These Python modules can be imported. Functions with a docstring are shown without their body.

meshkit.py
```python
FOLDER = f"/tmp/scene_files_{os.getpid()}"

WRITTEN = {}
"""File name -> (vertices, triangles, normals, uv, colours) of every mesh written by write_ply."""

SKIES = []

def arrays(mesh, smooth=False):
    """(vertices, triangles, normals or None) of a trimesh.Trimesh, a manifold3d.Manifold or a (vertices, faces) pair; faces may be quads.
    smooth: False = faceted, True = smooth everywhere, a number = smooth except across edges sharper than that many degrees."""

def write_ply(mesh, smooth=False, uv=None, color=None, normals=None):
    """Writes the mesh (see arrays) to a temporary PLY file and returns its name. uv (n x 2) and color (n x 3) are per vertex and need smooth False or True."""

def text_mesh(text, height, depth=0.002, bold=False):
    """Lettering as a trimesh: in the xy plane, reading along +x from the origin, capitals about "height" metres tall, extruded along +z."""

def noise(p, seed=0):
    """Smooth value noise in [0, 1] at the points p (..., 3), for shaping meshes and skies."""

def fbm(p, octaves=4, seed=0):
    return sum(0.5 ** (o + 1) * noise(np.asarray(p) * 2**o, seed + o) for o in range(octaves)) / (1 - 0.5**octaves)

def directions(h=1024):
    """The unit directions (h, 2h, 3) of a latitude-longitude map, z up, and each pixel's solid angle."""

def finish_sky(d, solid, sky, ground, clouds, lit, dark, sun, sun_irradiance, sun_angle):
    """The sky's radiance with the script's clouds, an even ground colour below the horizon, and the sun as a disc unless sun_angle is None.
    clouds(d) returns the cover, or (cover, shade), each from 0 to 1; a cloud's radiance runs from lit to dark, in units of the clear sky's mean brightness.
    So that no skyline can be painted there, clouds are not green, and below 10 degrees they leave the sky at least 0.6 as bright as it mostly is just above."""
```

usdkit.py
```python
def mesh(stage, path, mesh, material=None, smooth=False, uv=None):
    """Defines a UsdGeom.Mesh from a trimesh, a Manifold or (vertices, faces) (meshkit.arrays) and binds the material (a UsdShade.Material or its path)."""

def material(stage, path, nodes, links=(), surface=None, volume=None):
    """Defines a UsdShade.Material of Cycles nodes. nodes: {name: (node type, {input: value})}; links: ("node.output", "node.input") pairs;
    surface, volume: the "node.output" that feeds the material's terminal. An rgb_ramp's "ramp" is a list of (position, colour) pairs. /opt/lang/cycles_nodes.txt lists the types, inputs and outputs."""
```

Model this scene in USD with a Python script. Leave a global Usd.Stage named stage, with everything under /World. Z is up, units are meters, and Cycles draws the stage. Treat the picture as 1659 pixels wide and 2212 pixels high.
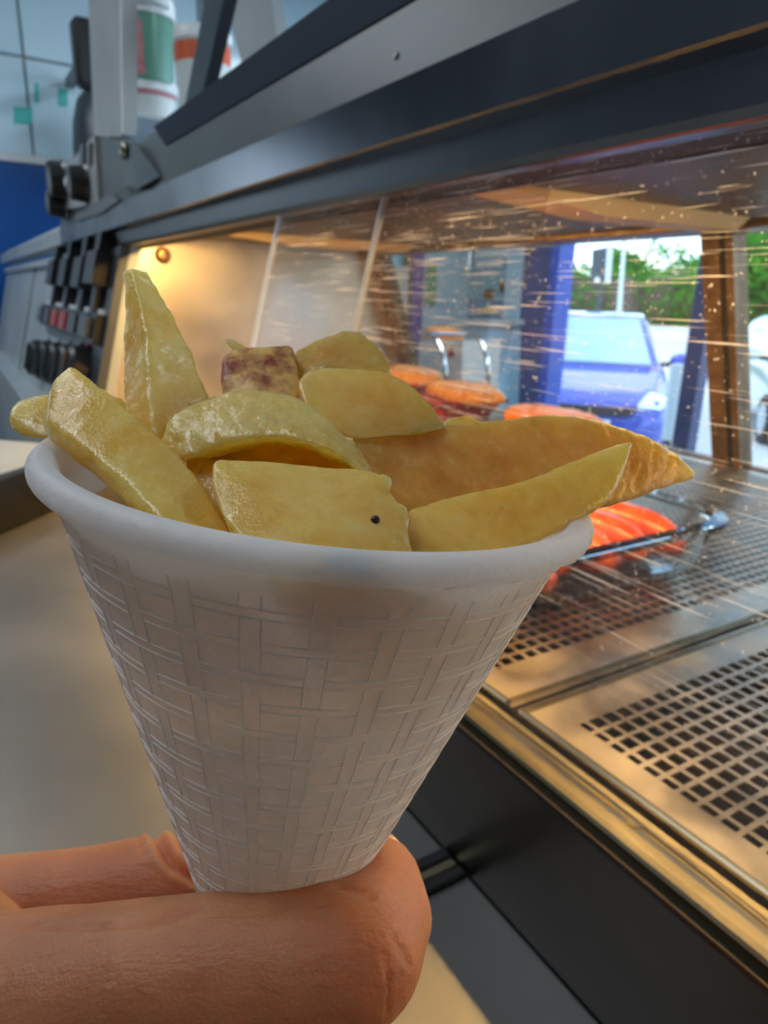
import math, random
import numpy as np, trimesh, manifold3d as m3
from shapely.geometry import Polygon
import usdkit, meshkit
from pxr import Usd, UsdGeom, UsdLux, UsdShade, Gf
random.seed(7); rng = np.random.default_rng(7)
stage = Usd.Stage.CreateInMemory()
UsdGeom.Xform.Define(stage, '/World'); UsdGeom.Scope.Define(stage, '/World/Looks')

# ------------------------------------------------------------------ camera (vanishing points measured on the photograph)
W, H = 1659, 2212
PP = np.array([829.5, 1106.])
va, vb = np.array([-135., 612.]) - PP, np.array([3363., 715.]) - PP
F = math.sqrt(-(va @ vb))
da = np.array([va[0], -va[1], -F]); da /= np.linalg.norm(da)
db = np.array([vb[0], -vb[1], -F]); db /= np.linalg.norm(db)
R = np.stack([-da, db, np.cross(-da, db)])          # world <- camera
EYE = np.array([0, 0, 1.30])
cam = UsdGeom.Camera.Define(stage, '/World/camera')
cam.AddTransformOp().Set(Gf.Matrix4d(*[float(v) for v in (*R[:, 0], 0, *R[:, 1], 0, *R[:, 2], 0, *EYE, 1)]))
cam.CreateHorizontalApertureAttr(26.0); cam.CreateFocalLengthAttr(26.0 * F / W)
cam.CreateFStopAttr(32.0); cam.CreateFocusDistanceAttr(0.098)
cam.CreateClippingRangeAttr(Gf.Vec2f(0.01, 1000))
cam.CreateExposureAttr(0.2)

# ------------------------------------------------------------------ sky
sky = UsdLux.DomeLight.Define(stage, '/World/sky'); sky.CreateIntensityAttr(1.0)
sky_mat = usdkit.material(stage, '/World/Looks/sky', {
    't': ('sky_texture', {'sky_type': 'multiple_scattering', 'sun_disc': False, 'sun_elevation': .75, 'sun_rotation': 2.6}),
    'g': ('texture_coordinate', {}), 'n': ('noise_texture', {'scale': 2.2, 'detail': 5., 'roughness': .55}),
    'r': ('rgb_ramp', {'ramp': [(0.42, (0, 0, 0)), (0.6, (1, 1, 1))]}),
    'm': ('mix_color', {'b': (9., 9.4, 9.8), 'use_clamp': False}),
    'b': ('background_shader', {'strength': 0.30})},
    [('g.generated', 'n.vector'), ('n.fac', 'r.fac'), ('r.color', 'm.fac'), ('t.color', 'm.a'), ('m.result', 'b.color')], surface='b.background')
UsdShade.MaterialBindingAPI.Apply(sky.GetPrim()).Bind(sky_mat)
HEAT, ROOM = 165.0, 7.0      # emission of the heat lamps / added ceiling fill panels

# ------------------------------------------------------------------ pixel -> place helpers
def ray(px, py): return R @ np.array([px - PP[0], -(py - PP[1]), -F])
def deep(px, py, d): return EYE + ray(px, py) * d / F
def on(axis, px, py, val):
    r = ray(px, py); return EYE + r * (val - EYE[axis]) / r[axis]
def onx(px, py, x): return on(0, px, py, x)
def ony(px, py, y): return on(1, px, py, y)
def onz(px, py, z): return on(2, px, py, z)
def cam2w(c): return EYE + R @ np.asarray(c, float)
def vcam(v): return R @ np.asarray(v, float)

# ------------------------------------------------------------------ prim helpers
used = {}
def numbered(parent, name):
    k = (parent, name); n = used.get(k, 0); used[k] = n + 1
    return f'{parent}/{name}' if n == 0 else f'{parent}/{name}_{n:03d}'
def path_of(p): return '/World' if p is None else str(p.GetPath())
def tag(p, label=None, cat=None, group=None, kind=None):
    for k, v in (('label', label), ('category', cat), ('group', group), ('kind', kind)):
        if v: p.SetCustomDataByKey(k, v)
    return p
def obj(name, mesh, mat, parent=None, smooth=30, **kw):
    if parent is not None and np.any(ORIGIN.get(str(parent.GetPath()), 0)):
        v, f, _ = meshkit.arrays(mesh); mesh = trimesh.Trimesh(v - ORIGIN[str(parent.GetPath())], f, process=False)
    p = usdkit.mesh(stage, numbered(path_of(parent), name), mesh, mat, smooth=smooth).GetPrim()
    return tag(p, **kw)
ORIGIN = {}
def thing(name, label, cat, base=(0, 0, 0), group=None, kind=None):
    x = UsdGeom.Xform.Define(stage, numbered('/World', name))
    x.AddTranslateOp().Set(Gf.Vec3d(*map(float, base)))
    ORIGIN[str(x.GetPath())] = np.asarray(base, float)
    return tag(x.GetPrim(), label, cat, group, kind)
def part(name, mesh, mat, parent, smooth=30, **kw):     # a child of a part: same world coordinates
    ORIGIN.setdefault(str(parent.GetPath()), ORIGIN.get(str(parent.GetParent().GetPath()), np.zeros(3)))
    return obj(name, mesh, mat, parent, smooth, **kw)
def dup(src, loc, label, group=None, rotz=0):
    x = UsdGeom.Xform.Define(stage, numbered('/World', src.GetName()))
    x.GetPrim().GetReferences().AddInternalReference(src.GetPath()); x.GetPrim().SetInstanceable(True)
    x.ClearXformOpOrder(); x.AddTranslateOp().Set(Gf.Vec3d(*map(float, loc)))
    if rotz: x.AddRotateZOp().Set(rotz)
    return tag(x.GetPrim(), label, src.GetCustomData()['category'], group or src.GetCustomData().get('group'))

# ------------------------------------------------------------------ mesh helpers
cat = trimesh.util.concatenate
def tm(man):
    m = man.to_mesh(); return trimesh.Trimesh(np.array(m.vert_properties[:, :3]), np.array(m.tri_verts), process=False)
def mf(t): return m3.Manifold(m3.Mesh(np.asarray(t.vertices, np.float32), np.asarray(t.faces, np.uint32)))
def hull(pts): return m3.Manifold.hull_points(np.asarray(pts, np.float64))
def box(lo, hi, ch=0.0015):
    lo, hi = np.minimum(lo, hi).astype(float), np.maximum(lo, hi).astype(float)
    ch = min(ch, .45 * float((hi - lo).min()))
    P = []
    for i in range(8):
        c = np.array([(lo, hi)[(i >> k) & 1][k] for k in range(3)]); s = np.array([1 if not (i >> k) & 1 else -1 for k in range(3)])
        for k in range(3):
            q = c + s * ch; q[k] = c[k]; P.append(q)
    return tm(hull(P))
def prism_x(poly, x0, x1):                              # (y, z) outline swept along x
    m = trimesh.creation.extrude_polygon(Polygon(poly).buffer(0), abs(x1 - x0), engine='earcut')
    v = m.vertices; m.vertices = np.stack([v[:, 2] + min(x0, x1), v[:, 0], v[:, 1]], 1)
    return m
def prism_y(poly, y0, y1):                              # (x, z) outline swept along y
    m = trimesh.creation.extrude_polygon(Polygon(poly).buffer(0), abs(y1 - y0), engine='earcut')
    v = m.vertices; m.vertices = np.stack([v[:, 0], max(y0, y1) - v[:, 2], v[:, 1]], 1)
    return m
def prism_z(poly, z0, z1):
    m = trimesh.creation.extrude_polygon(Polygon(poly).buffer(0), abs(z1 - z0), engine='earcut'); m.apply_translation([0, 0, min(z0, z1)]); return m
def frame_of(n):
    n = np.asarray(n, float); n = n / np.linalg.norm(n)
    a = np.cross(n, [0, 0, 1.] if abs(n[2]) < .9 else [1., 0, 0]); a /= np.linalg.norm(a)
    return a, np.cross(n, a), n
def tube(pts, r, sides=10, caps=True):
    p = np.asarray(pts, float); r = np.broadcast_to(r, len(p)); t = np.gradient(p, axis=0); t /= np.linalg.norm(t, axis=1, keepdims=True)
    a = frame_of(t[0])[0]; V = []
    for i in range(len(p)):
        a = a - t[i] * (a @ t[i]); a /= np.linalg.norm(a); b = np.cross(t[i], a)
        th = np.arange(sides) * 2 * math.pi / sides
        V.append(p[i] + r[i] * (np.cos(th)[:, None] * a + np.sin(th)[:, None] * b))
    V = np.vstack(V); Fc = []
    for i in range(len(p) - 1):
        for j in range(sides):
            q = [i * sides + j, i * sides + (j + 1) % sides, (i + 1) * sides + (j + 1) % sides, (i + 1) * sides + j]
            Fc += [[q[0], q[1], q[2]], [q[0], q[2], q[3]]]
    if caps:
        n = len(V); V = np.vstack([V, p[0], p[-1]]); e = (len(p) - 1) * sides
        for j in range(sides):
            Fc += [[n, (j + 1) % sides, j], [n + 1, e + j, e + (j + 1) % sides]]
    return trimesh.Trimesh(V, Fc, process=False)
def lathe(profile, c, axis, n=64, e1=None):             # profile: (radius, height along axis), first to last counts as outside when going up
    if e1 is None: a, b, k = frame_of(axis)
    else:
        k = np.asarray(axis, float) / np.linalg.norm(axis); a = np.asarray(e1, float); b = np.cross(k, a)
    th = np.arange(n) * 2 * math.pi / n; V = []
    for r, h in profile: V.append(np.asarray(c) + k * h + r * (np.cos(th)[:, None] * a + np.sin(th)[:, None] * b))
    V = np.vstack(V); m = len(profile); Fc = []
    for i in range(m - 1):
        j = np.arange(n); q = np.stack([i * n + j, i * n + (j + 1) % n, (i + 1) * n + (j + 1) % n, (i + 1) * n + j], 1)
        Fc += [q[:, [0, 1, 2]], q[:, [0, 2, 3]]]
    t = trimesh.Trimesh(V, np.vstack(Fc), process=True); t.update_faces(t.nondegenerate_faces()); return t
def smooth_noise(t, it=10, amp=0., scale=300., seed=0, lamb=.5, oct_=3):
    if it: trimesh.smoothing.filter_taubin(t, lamb=lamb, nu=lamb + .03, iterations=it)
    if amp:
        v = t.vertices; n = t.vertex_normals
        t.vertices = v + n * ((meshkit.fbm(v * scale + seed * 17.3, oct_, seed) - .5) * 2 * amp)[:, None]
    return t
def ball(c, r, lv=2):
    t = trimesh.creation.icosphere(lv, 1.0); t.vertices = t.vertices * np.asarray(r) + np.asarray(c); return t

# ------------------------------------------------------------------ materials
def mat(name, base=(.5, .5, .5), rough=.5, metal=0., noise=None, bump=None, stretch=None, **kw):
    """noise=(scale, colour a, colour b[, detail]); bump=(scale, strength, distance[, detail]); stretch = scale of the pattern's axes"""
    nodes = {'p': ('principled_bsdf', dict(base_color=base, roughness=rough, metallic=metal, **kw))}
    links = []
    if noise or bump:
        nodes['tc'] = ('geometry', {}); nodes['mp'] = ('mapping', {'scale': stretch or (1, 1, 1)})
        links.append(('tc.position', 'mp.vector'))
    if noise:
        nodes['n'] = ('noise_texture', {'scale': float(noise[0]), 'detail': float(noise[3] if len(noise) > 3 else 4), 'roughness': .6})
        lo, hi = (noise[4] if len(noise) > 4 else (.35, .65))
        nodes['r'] = ('rgb_ramp', {'ramp': [(lo, noise[1]), (hi, noise[2])]})
        links += [('mp.vector', 'n.vector'), ('n.fac', 'r.fac'), ('r.color', 'p.base_color')]
    if bump:
        nodes['bn'] = ('noise_texture', {'scale': float(bump[0]), 'detail': float(bump[3] if len(bump) > 3 else 3)})
        nodes['b'] = ('bump', {'strength': float(bump[1]), 'distance': float(bump[2])})
        links += [('mp.vector', 'bn.vector'), ('bn.fac', 'b.height'), ('b.normal', 'p.normal')]
    return usdkit.material(stage, f'/World/Looks/{name}', nodes, links, surface='p.BSDF')
def steel(name, a, b, r0, r1, stretch, scale=60, bump=.15, rscale=9, metal=1.):
    nodes = {'tc': ('geometry', {}), 'mp': ('mapping', {'scale': stretch}), 'n': ('noise_texture', {'scale': float(scale), 'detail': 4.}),
             'big': ('noise_texture', {'scale': float(rscale), 'detail': 3.}), 'cr': ('rgb_ramp', {'ramp': [(.3, a), (.7, b)]}),
             'rr': ('map_range', {'from_min': .3, 'from_max': .7, 'to_min': r0, 'to_max': r1, 'clamp': True}),
             'b': ('bump', {'strength': bump, 'distance': .0006}), 'p': ('principled_bsdf', {'metallic': metal})}
    return usdkit.material(stage, f'/World/Looks/{name}', nodes, [('tc.position', 'mp.vector'), ('mp.vector', 'n.vector'), ('tc.position', 'big.vector'), ('big.fac', 'cr.fac'), ('big.fac', 'rr.value'),
        ('cr.color', 'p.base_color'), ('rr.result', 'p.roughness'), ('n.fac', 'b.height'), ('b.normal', 'p.normal')], surface='p.BSDF')
def emit(name, col, s):
    return usdkit.material(stage, f'/World/Looks/{name}', {'e': ('emission', {'color': col, 'strength': float(s)})}, surface='e.emission')
M = {}
M['worktop'] = steel('worktop_steel', (.20, .20, .195), (.29, .285, .275), .38, .50, (30, 1.0, 1), 60, .2, 5, .75)
M['canopy'] = steel('canopy_steel', (.13, .15, .18), (.19, .21, .25), .20, .30, (1, 30, 30), 30, .08, 5)
M['canopy2'] = steel('canopy_edge_steel', (.16, .18, .21), (.22, .24, .28), .34, .44, (1, 30, 30), 30, .08, 5)
M['grey_panel'] = mat('grey_panel', (.12, .13, .13), .42, 0.0, noise=(6, (.038, .048, .054), (.062, .072, .078)))
M['dark_panel'] = mat('dark_panel', (.012, .024, .046), .6, 0.0, specular_ior_level=.15)
M['end_steel'] = steel('end_wall_steel', (.66, .56, .42), (.80, .70, .54), .36, .52, (40, 40, 2), 20, .3, 7)
M['tray'] = steel('tray_steel', (.36, .325, .265), (.54, .49, .41), .30, .46, (4, 4, 4), 120, .2, 25)
M['rail'] = steel('rail_steel', (.30, .275, .19), (.40, .37, .27), .22, .34, (1, 60, 60), 30, .05, 8)
M['face'] = steel('front_face_steel', (.075, .07, .066), (.11, .10, .09), .26, .34, (1, 30, 30), 30, .06, 6)
M['ceiling_steel'] = steel('cabinet_ceiling_steel', (.15, .125, .10), (.27, .225, .18), .42, .56, (3, 40, 3), 20, .15, 8)
M['frame_bronze'] = mat('bronze_frame', (.20, .13, .075), .38, .75, noise=(30, (.13, .08, .045), (.26, .17, .10)))
M['black'] = mat('black_plastic', (.012, .012, .014), .35)
M['rubber'] = mat('black_rubber', (.014, .014, .013), .6)
M['dark_gap'] = mat('dark_pan', (.02, .02, .02), .5)
M['red'] = mat('red_plastic', (.45, .03, .03), .4)
M['white_plastic'] = mat('white_plastic', (.72, .74, .75), .35)
M['panel_white'] = mat('pale_enamel', (.46, .52, .53), .30, 0., noise=(3, (.38, .45, .47), (.54, .58, .57)))
M['post'] = mat('post_paint', (.34, .37, .40), .45, 0., noise=(4, (.31, .33, .35), (.40, .42, .43)))
M['dark_steel'] = mat('dark_steel', (.10, .11, .125), .4, .6)
M['tile'] = mat('white_tile', (.60, .80, .90), .12, 0., noise=(2, (.56, .77, .88), (.66, .84, .93)))
M['grout'] = mat('grey_grout', (.24, .29, .32), .8)
M['blue_wall'] = mat('blue_gloss_paint', (.006, .075, .29), .3)
M['blue_frame'] = mat('blue_frame_paint', (.01, .085, .52), .35)
M['navy'] = mat('navy_frame_paint', (.02, .06, .20), .4)
M['wall'] = mat('pale_wall_paint', (.44, .68, .80), .6)
M['ceil'] = mat('ceiling_paint', (.7, .71, .70), .8)
M['back'] = mat('rear_wall_paint', (.07, .07, .075), .6)
M['floor'] = mat('floor_tile', (.22, .2, .18), .5)

# ------------------------------------------------------------------ the room
XL, YF = -4.2, 3.4                                      # far (left) tiled wall and the shop front
def S(name, mesh, m, parent=None, smooth=30, **kw): return obj(name, mesh, m, parent, smooth, kind='structure' if parent is None else None, **kw)
S('floor', box((XL - .3, -1.7, -.06), (2.6, YF + .06, 0)), M['floor'])
S('ceiling', box((XL - .3, -1.7, 3.0), (2.6, YF + .06, 3.06)), M['ceil'])
S('wall_back', box((XL - .1, -1.8, 0), (2.6, -1.7, 3.0)), M['back'])
S('wall_right', box((2.5, -1.7, 0), (2.6, YF, 3.0)), M['back'])
WY0, WY1, WZ0, WZ1 = -1.56, -.98, 1.35, 2.22
wl = S('wall_left', cat([box((XL - .12, -1.7, 0), (XL - .012, 1.45, WZ0)), box((XL - .12, -1.7, WZ1), (XL - .012, 1.45, 3.0)), box((XL - .12, -1.7, WZ0), (XL - .012, WY0, WZ1)), box((XL - .12, WY1, WZ0), (XL - .012, 1.45, WZ1))]), M['grout'])
w2 = S('window_2', cat([box((XL - .10, WY0, WZ0), (XL, WY0 + .05, WZ1)), box((XL - .10, WY1 - .05, WZ0), (XL, WY1, WZ1)), box((XL - .10, WY0, WZ0), (XL, WY1, WZ0 + .05)), box((XL - .10, WY0, WZ1 - .05), (XL, WY1, WZ1))]), M['white_plastic'])
TP, TZ, TY = .4335, 1.918, .4955
for i in range(-3, 2):
    for j in range(3):
        lo = (XL - .012, TY + i * TP + .006, TZ + j * TP + .006); hi = (XL, min(TY + (i + 1) * TP - .006, 1.45), min(TZ + (j + 1) * TP - .006, 3.0))
        if hi[1] > WY0 and lo[1] < WY1: continue
        if hi[1] > lo[1] + .01: part('tile', box(lo, hi, .003), M['tile'], wl)
part('ledge_strip', box((XL - .012, -.6, TZ - .035), (XL + .012, 1.45, TZ + .004), .003), M['white_plastic'], wl)
S('trim_1', box((XL - .012, -.12, 0), (XL, 1.45, TZ - .037), .002), M['blue_wall']); S('trim_4', box((XL - .012, -.60, 0), (XL, -.125, TZ - .037), .002), M['panel_white'])
XC = -4.35
wc = S('wall_left_customer', box((XC - .12, 1.45, 0), (XC - .012, YF, 3.0)), M['wall'])
S('wall_return', box((XC - .12, 1.40, 0), (XL - .012, 1.45, 3.0)), M['wall'])
for i in range(5):
    for j in range(3):
        y0 = 1.456 + i * TP; z1 = TZ + (j + 1) * TP
        if y0 < YF - .05: part('tile', box((XC - .012, y0, TZ + j * TP + .006), (XC - .001, min(y0 + TP - .012, YF - .005), min(z1 - .006, 3.0)), .003), M['tile'], wc)
exec_later = []
# unseen fill light panels added on the shop ceiling
for k, (cx, cy) in enumerate(((-2.6, -.75), (-.6, -.95), (-2.4, 2.2), (.8, 1.9))):
    lt = thing('ceiling_light', ['flat white ceiling light panel nearest the tiled wall', 'flat white ceiling light panel above the worktop', 'flat white ceiling light panel over the customer area by the posters', 'flat white ceiling light panel over the customer area on the far right'][k], 'ceiling light', (cx, cy, 3.0))
    obj('frame', cat([box((cx - .63, cy - .33, 2.965), (cx + .63, cy - .30, 3.0)), box((cx - .63, cy + .30, 2.965), (cx + .63, cy + .33, 3.0)), box((cx - .63, cy - .3, 2.965), (cx - .60, cy + .3, 3.0)), box((cx + .60, cy - .3, 2.965), (cx + .63, cy + .3, 3.0))]), M['white_plastic'], lt)
    obj('diffuser', box((cx - .6, cy - .3, 2.975), (cx + .6, cy + .3, 2.985)), M.setdefault('panel_light', emit('panel_light', (.86, .94, 1.), ROOM)) if k < 2 else M.setdefault('panel_light_cool', emit('panel_light_cool', (.74, .90, 1.), ROOM * 2.2)), lt)

# ------------------------------------------------------------------ hot cabinet
YB, ZT = .209, 1.08                                     # front edge and tray level
XE, XR = -1.43, .55                                     # end wall, right end beyond the frame
def slant(px, py):
    n = np.array([0, .292, -.075]); r = ray(px, py); t = ((np.array([0, .211, 1.08]) - EYE) @ n) / (r @ n); return EYE + r * t
cab = thing('hot_cabinet', 'long steel heated display cabinet with glowing warm interior and sliding clear panes', 'food cabinet', (-.4, .55, .6))
# front rail, stepped profile, and the dark front face
obj('front_rail', prism_x([(.2156, 1.0), (.2156, 1.0805), (.2166, 1.082), (.226, 1.082), (.2272, 1.0805), (.2285, 1.0775), (.2365, 1.0765), (.2376, 1.078), (.2400, 1.079), (.2400, 1.0)], XE + .02, XR), M['rail'], cab, 25)
obj('slide_channel', prism_x([(.2096, 1.0), (.2096, 1.0745), (.2156, 1.0745), (.2156, 1.0)], XE + .02, XR), M['rubber'], cab)
obj('front_panel', prism_x([(.2068, .9975), (.2068, 1.079), (.2078, 1.0808), (.2090, 1.0808), (.2096, 1.0795), (.2096, .9975)], XE - .02, XR), M['face'], cab, 25)
obj('plinth', box((XE, .215, .6), (XR, .96, .9975)), M['dark_steel'], cab)
obj('drip_pan', prism_x([(.2400, 1.02), (.2400, 1.045), (.955, 1.045), (.955, 1.02)], XE, XR), M.setdefault('pan', steel('drip_pan_steel', (.10, .09, .08), (.20, .18, .16), .18, .4, (3, 3, 3), 40, .2, 9)), cab)
obj('pan_upstand', box((XE, .955, .98), (XR, .975, 1.082)), M['frame_bronze'], cab)
# a small clip bent up out of the gutter
obj('spring_clip', tube([(-.158 + .0, .232, 1.0775), (-.150, .232, 1.0815), (-.120, .2315, 1.0815), (-.06, .231, 1.080)], .0012, 6), M['rail'], cab)
# end wall with its bolt, jamb and canopy
ew = obj('end_wall', prism_x([(.226, 1.02), (.955, 1.02), (.955, 1.08), (.845, 1.40), (.30, 1.40)], XE - .02, XE), M['end_steel'], cab)
bp = onx(352, 552, XE); part('bolt', lathe([(0, .012), (.010, .010), (.014, .004), (.016, 0)], bp, (1, 0, 0), 16), M['frame_bronze'], ew)
obj('jamb', tm(hull([(x, y + dy, z) for x in (-1.335, XE - .02) for y, z in ((.211, 1.08), (.284, 1.372)) for dy in (-.004, .012)])), M['dark_steel'], cab)
# canopy
obj('lower_fascia', prism_x([(.286, 1.3720), (.2875, 1.3712), (.2995, 1.3712), (.2995, 1.395), (.281, 1.397), (.2835, 1.376)], -1.44, XR), M['canopy2'], cab, 20)
obj('upper_fascia', prism_x([(.262, 1.3965), (.264, 1.3952), (.31, 1.3952), (.31, 1.43), (.2625, 1.4295)], -1.9, XR), M['canopy'], cab, 20)
obj('canopy_slope', prism_x([(.2625, 1.4297), (.31, 1.4297), (.31, 1.512), (.288, 1.512), (.280, 1.496)], -1.9, XR), M['grey_panel'], cab, 20)
obj('canopy_top', box((-1.9, .31, 1.40), (XR, .875, 1.505)), M['grey_panel'], cab)
a0, a1 = ony(337, 274, .277), ony(363, 304, .277)
obj('dark_glass_panel', prism_y([(a0[0], 1.508), (a1[0], 1.478), (XR, 1.472), (XR, 1.5085)], .2735, .2785), M['dark_panel'], cab)
for px, py, w in ((640, 252, .0045), (860, 120, .0022), (560, 285, .003)):
    q = ony(px, py, .268); obj('fixing_hole', lathe([(0, -.002), (w, -.002), (w, 0), (0, 0)][::-1], (q[0], .2655, q[2]), (0, -1, .3), 12), M['black'], cab)
obj('inner_lip', prism_x([(.2995, 1.3712), (.328, 1.3712), (.328, 1.3955), (.2995, 1.3955)], XE, XR), M['rubber'], cab, 20); obj('lip_trim', prism_x([(.328, 1.3705), (.331, 1.3705), (.335, 1.378), (.335, 1.3955), (.328, 1.3955)], XE, XR), M['frame_bronze'], cab, 20)
obj('cabinet_ceiling', box((XE - .02, .31, 1.3955), (XR, .875, 1.4005)), M['ceiling_steel'], cab)
obj('top_rail', box((XE, .805, 1.388), (XR, .875, 1.3955)), M['frame_bronze'], cab)
# customer-side glazing bars, leaning outward to the foot
def leanbar(x0, x1, d=.028, name='glazing_bar'):
    P = [(x, y + k, z) for x in (x0, x1) for y, z in ((.945, 1.075), (.833, 1.391)) for k in (0, d)]
    obj(name, tm(hull(P)), M['frame_bronze'], cab)
leanbar(-.600, -.575); leanbar(-.566, -.556, .03); obj('bar_gasket', tm(hull([(x, y + k, z) for x in (-.575, -.566) for y, z in ((.949, 1.075), (.837, 1.391)) for k in (0, .02)])), M['rubber'], cab)
leanbar(-1.43, -1.385); leanbar(.3, .36)
SCH = {'lw': ('layer_weight', {'blend': .5}), 'pw': ('math', {'math_type': 'power', 'value2': 5.}), 'f': ('math', {'math_type': 'multiply_add', 'value2': .75, 'value3': .03})}
SCL = [('lw.facing', 'pw.value1'), ('pw.value', 'f.value1'), ('f.value', 'm.fac')]
M['glass'] = usdkit.material(stage, '/World/Looks/clear_pane', {**SCH, 't': ('transparent_bsdf', {'color': (.93, .97, .98)}), 'g': ('glossy_bsdf', {'roughness': .03}), 'm': ('mix_closure', {})},
    SCL + [ ('t.BSDF', 'm.closure1'), ('g.BSDF', 'm.closure2')], surface='m.closure')
for x0, x1 in ((-1.385, -.600), (-.556, .3)):
    obj('back_glass', tm(hull([(x, y + k, z) for x in (x0, x1) for y, z in ((.957, 1.075), (.845, 1.391)) for k in (0, .005)])), M['glass'], cab)
# scratched sliding acrylic panes on the server's side
def scratch_mat(name, seed):
    n = {**SCH, 'tc': ('geometry', {}), 't': ('transparent_bsdf', {'color': (.94, .93, .92)}), 'g': ('glossy_bsdf', {'roughness': .12, 'color': (.45, .45, .45)}), 'm': ('mix_closure', {}),
         'd': ('diffuse_bsdf', {'color': (.85, .83, .8)}), 'tl': ('translucent_bsdf', {'color': (.95, .92, .88)}), 'dm': ('mix_closure', {'fac': .7}), 'out': ('mix_closure', {})}
    l = SCL + [('t.BSDF', 'm.closure1'), ('g.BSDF', 'm.closure2'), ('d.BSDF', 'dm.closure1'), ('tl.BSDF', 'dm.closure2')]
    prev = None
    for k, (rot, sc, lo, hi) in enumerate(((.03, (16, 1000, 700), .685, .73), (-.06, (9, 1000, 900), .695, .74), (.5, (20, 1000, 1100), .735, .765), (0., (420, 420, 420), .70, .75))):
        n[f'mp{k}'] = ('mapping', {'scale': sc, 'rotation': (0, rot, 0), 'location': (seed * 3.1 + k, k * 7.7, seed)})
        n[f'n{k}'] = ('noise_texture', {'scale': 1.0, 'detail': 1.5}); n[f'r{k}'] = ('map_range', {'from_min': lo, 'from_max': hi, 'to_min': 0., 'to_max': .62, 'clamp': True})
        l += [('tc.position', f'mp{k}.vector'), (f'mp{k}.vector', f'n{k}.vector'), (f'n{k}.fac', f'r{k}.value')]
        if prev is None: prev = f'r{k}.result'
        else:
            n[f'x{k}'] = ('math', {'math_type': 'maximum'}); l += [(prev, f'x{k}.value1'), (f'r{k}.result', f'x{k}.value2')]; prev = f'x{k}.value'
    n['sx'] = ('separate_xyz', {}); n['zr'] = ('map_range', {'from_min': 1.125, 'from_max': 1.20, 'to_min': .03, 'to_max': 1., 'clamp': True}); n['zm'] = ('math', {'math_type': 'multiply'}); n['hz'] = ('noise_texture', {'scale': 9., 'detail': 3.}); n['hr'] = ('map_range', {'from_min': .25, 'from_max': .75, 'to_min': .001, 'to_max': .010, 'clamp': True}); n['hm'] = ('math', {'math_type': 'maximum'})
    l += [('tc.position', 'hz.vector'), ('hz.fac', 'hr.value'), (prev, 'zm.value1'), ('sx.z', 'zr.value'), ('tc.position', 'sx.vector'), ('zr.result', 'zm.value2'), ('zm.value', 'hm.value1'), ('hr.result', 'hm.value2'), ('hm.value', 'out.fac'), ('m.closure', 'out.closure1'), ('dm.closure', 'out.closure2')]
    return usdkit.material(stage, f'/World/Looks/{name}', n, l, surface='out.closure')
M['pane_edge'] = usdkit.material(stage, '/World/Looks/pane_edge', {'d': ('diffuse_bsdf', {'color': (.8, .85, .9)}), 'tl': ('translucent_bsdf', {'color': (.85, .92, 1.)}), 'm': ('mix_closure', {'fac': .6})}, [('d.BSDF', 'm.closure1'), ('tl.BSDF', 'm.closure2')], surface='m.closure')
def pane(x0, x1, off, seed, e=.004):
    def P(xa, xb, t0, t1):
        return tm(hull([(x, .2125 + .0745 * s + off + k, 1.0775 + .2945 * s) for x in (xa, xb) for s in (0, .995) for k in (t0, t1)]))
    o = obj('sliding_pane', P(x0 + e, x1, 0, .003), scratch_mat(f'scratched_acrylic_{seed}', seed), cab)
    part('pane_edge', P(x0, x0 + e, -.0003, .0033), M['pane_edge'], o)
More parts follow.
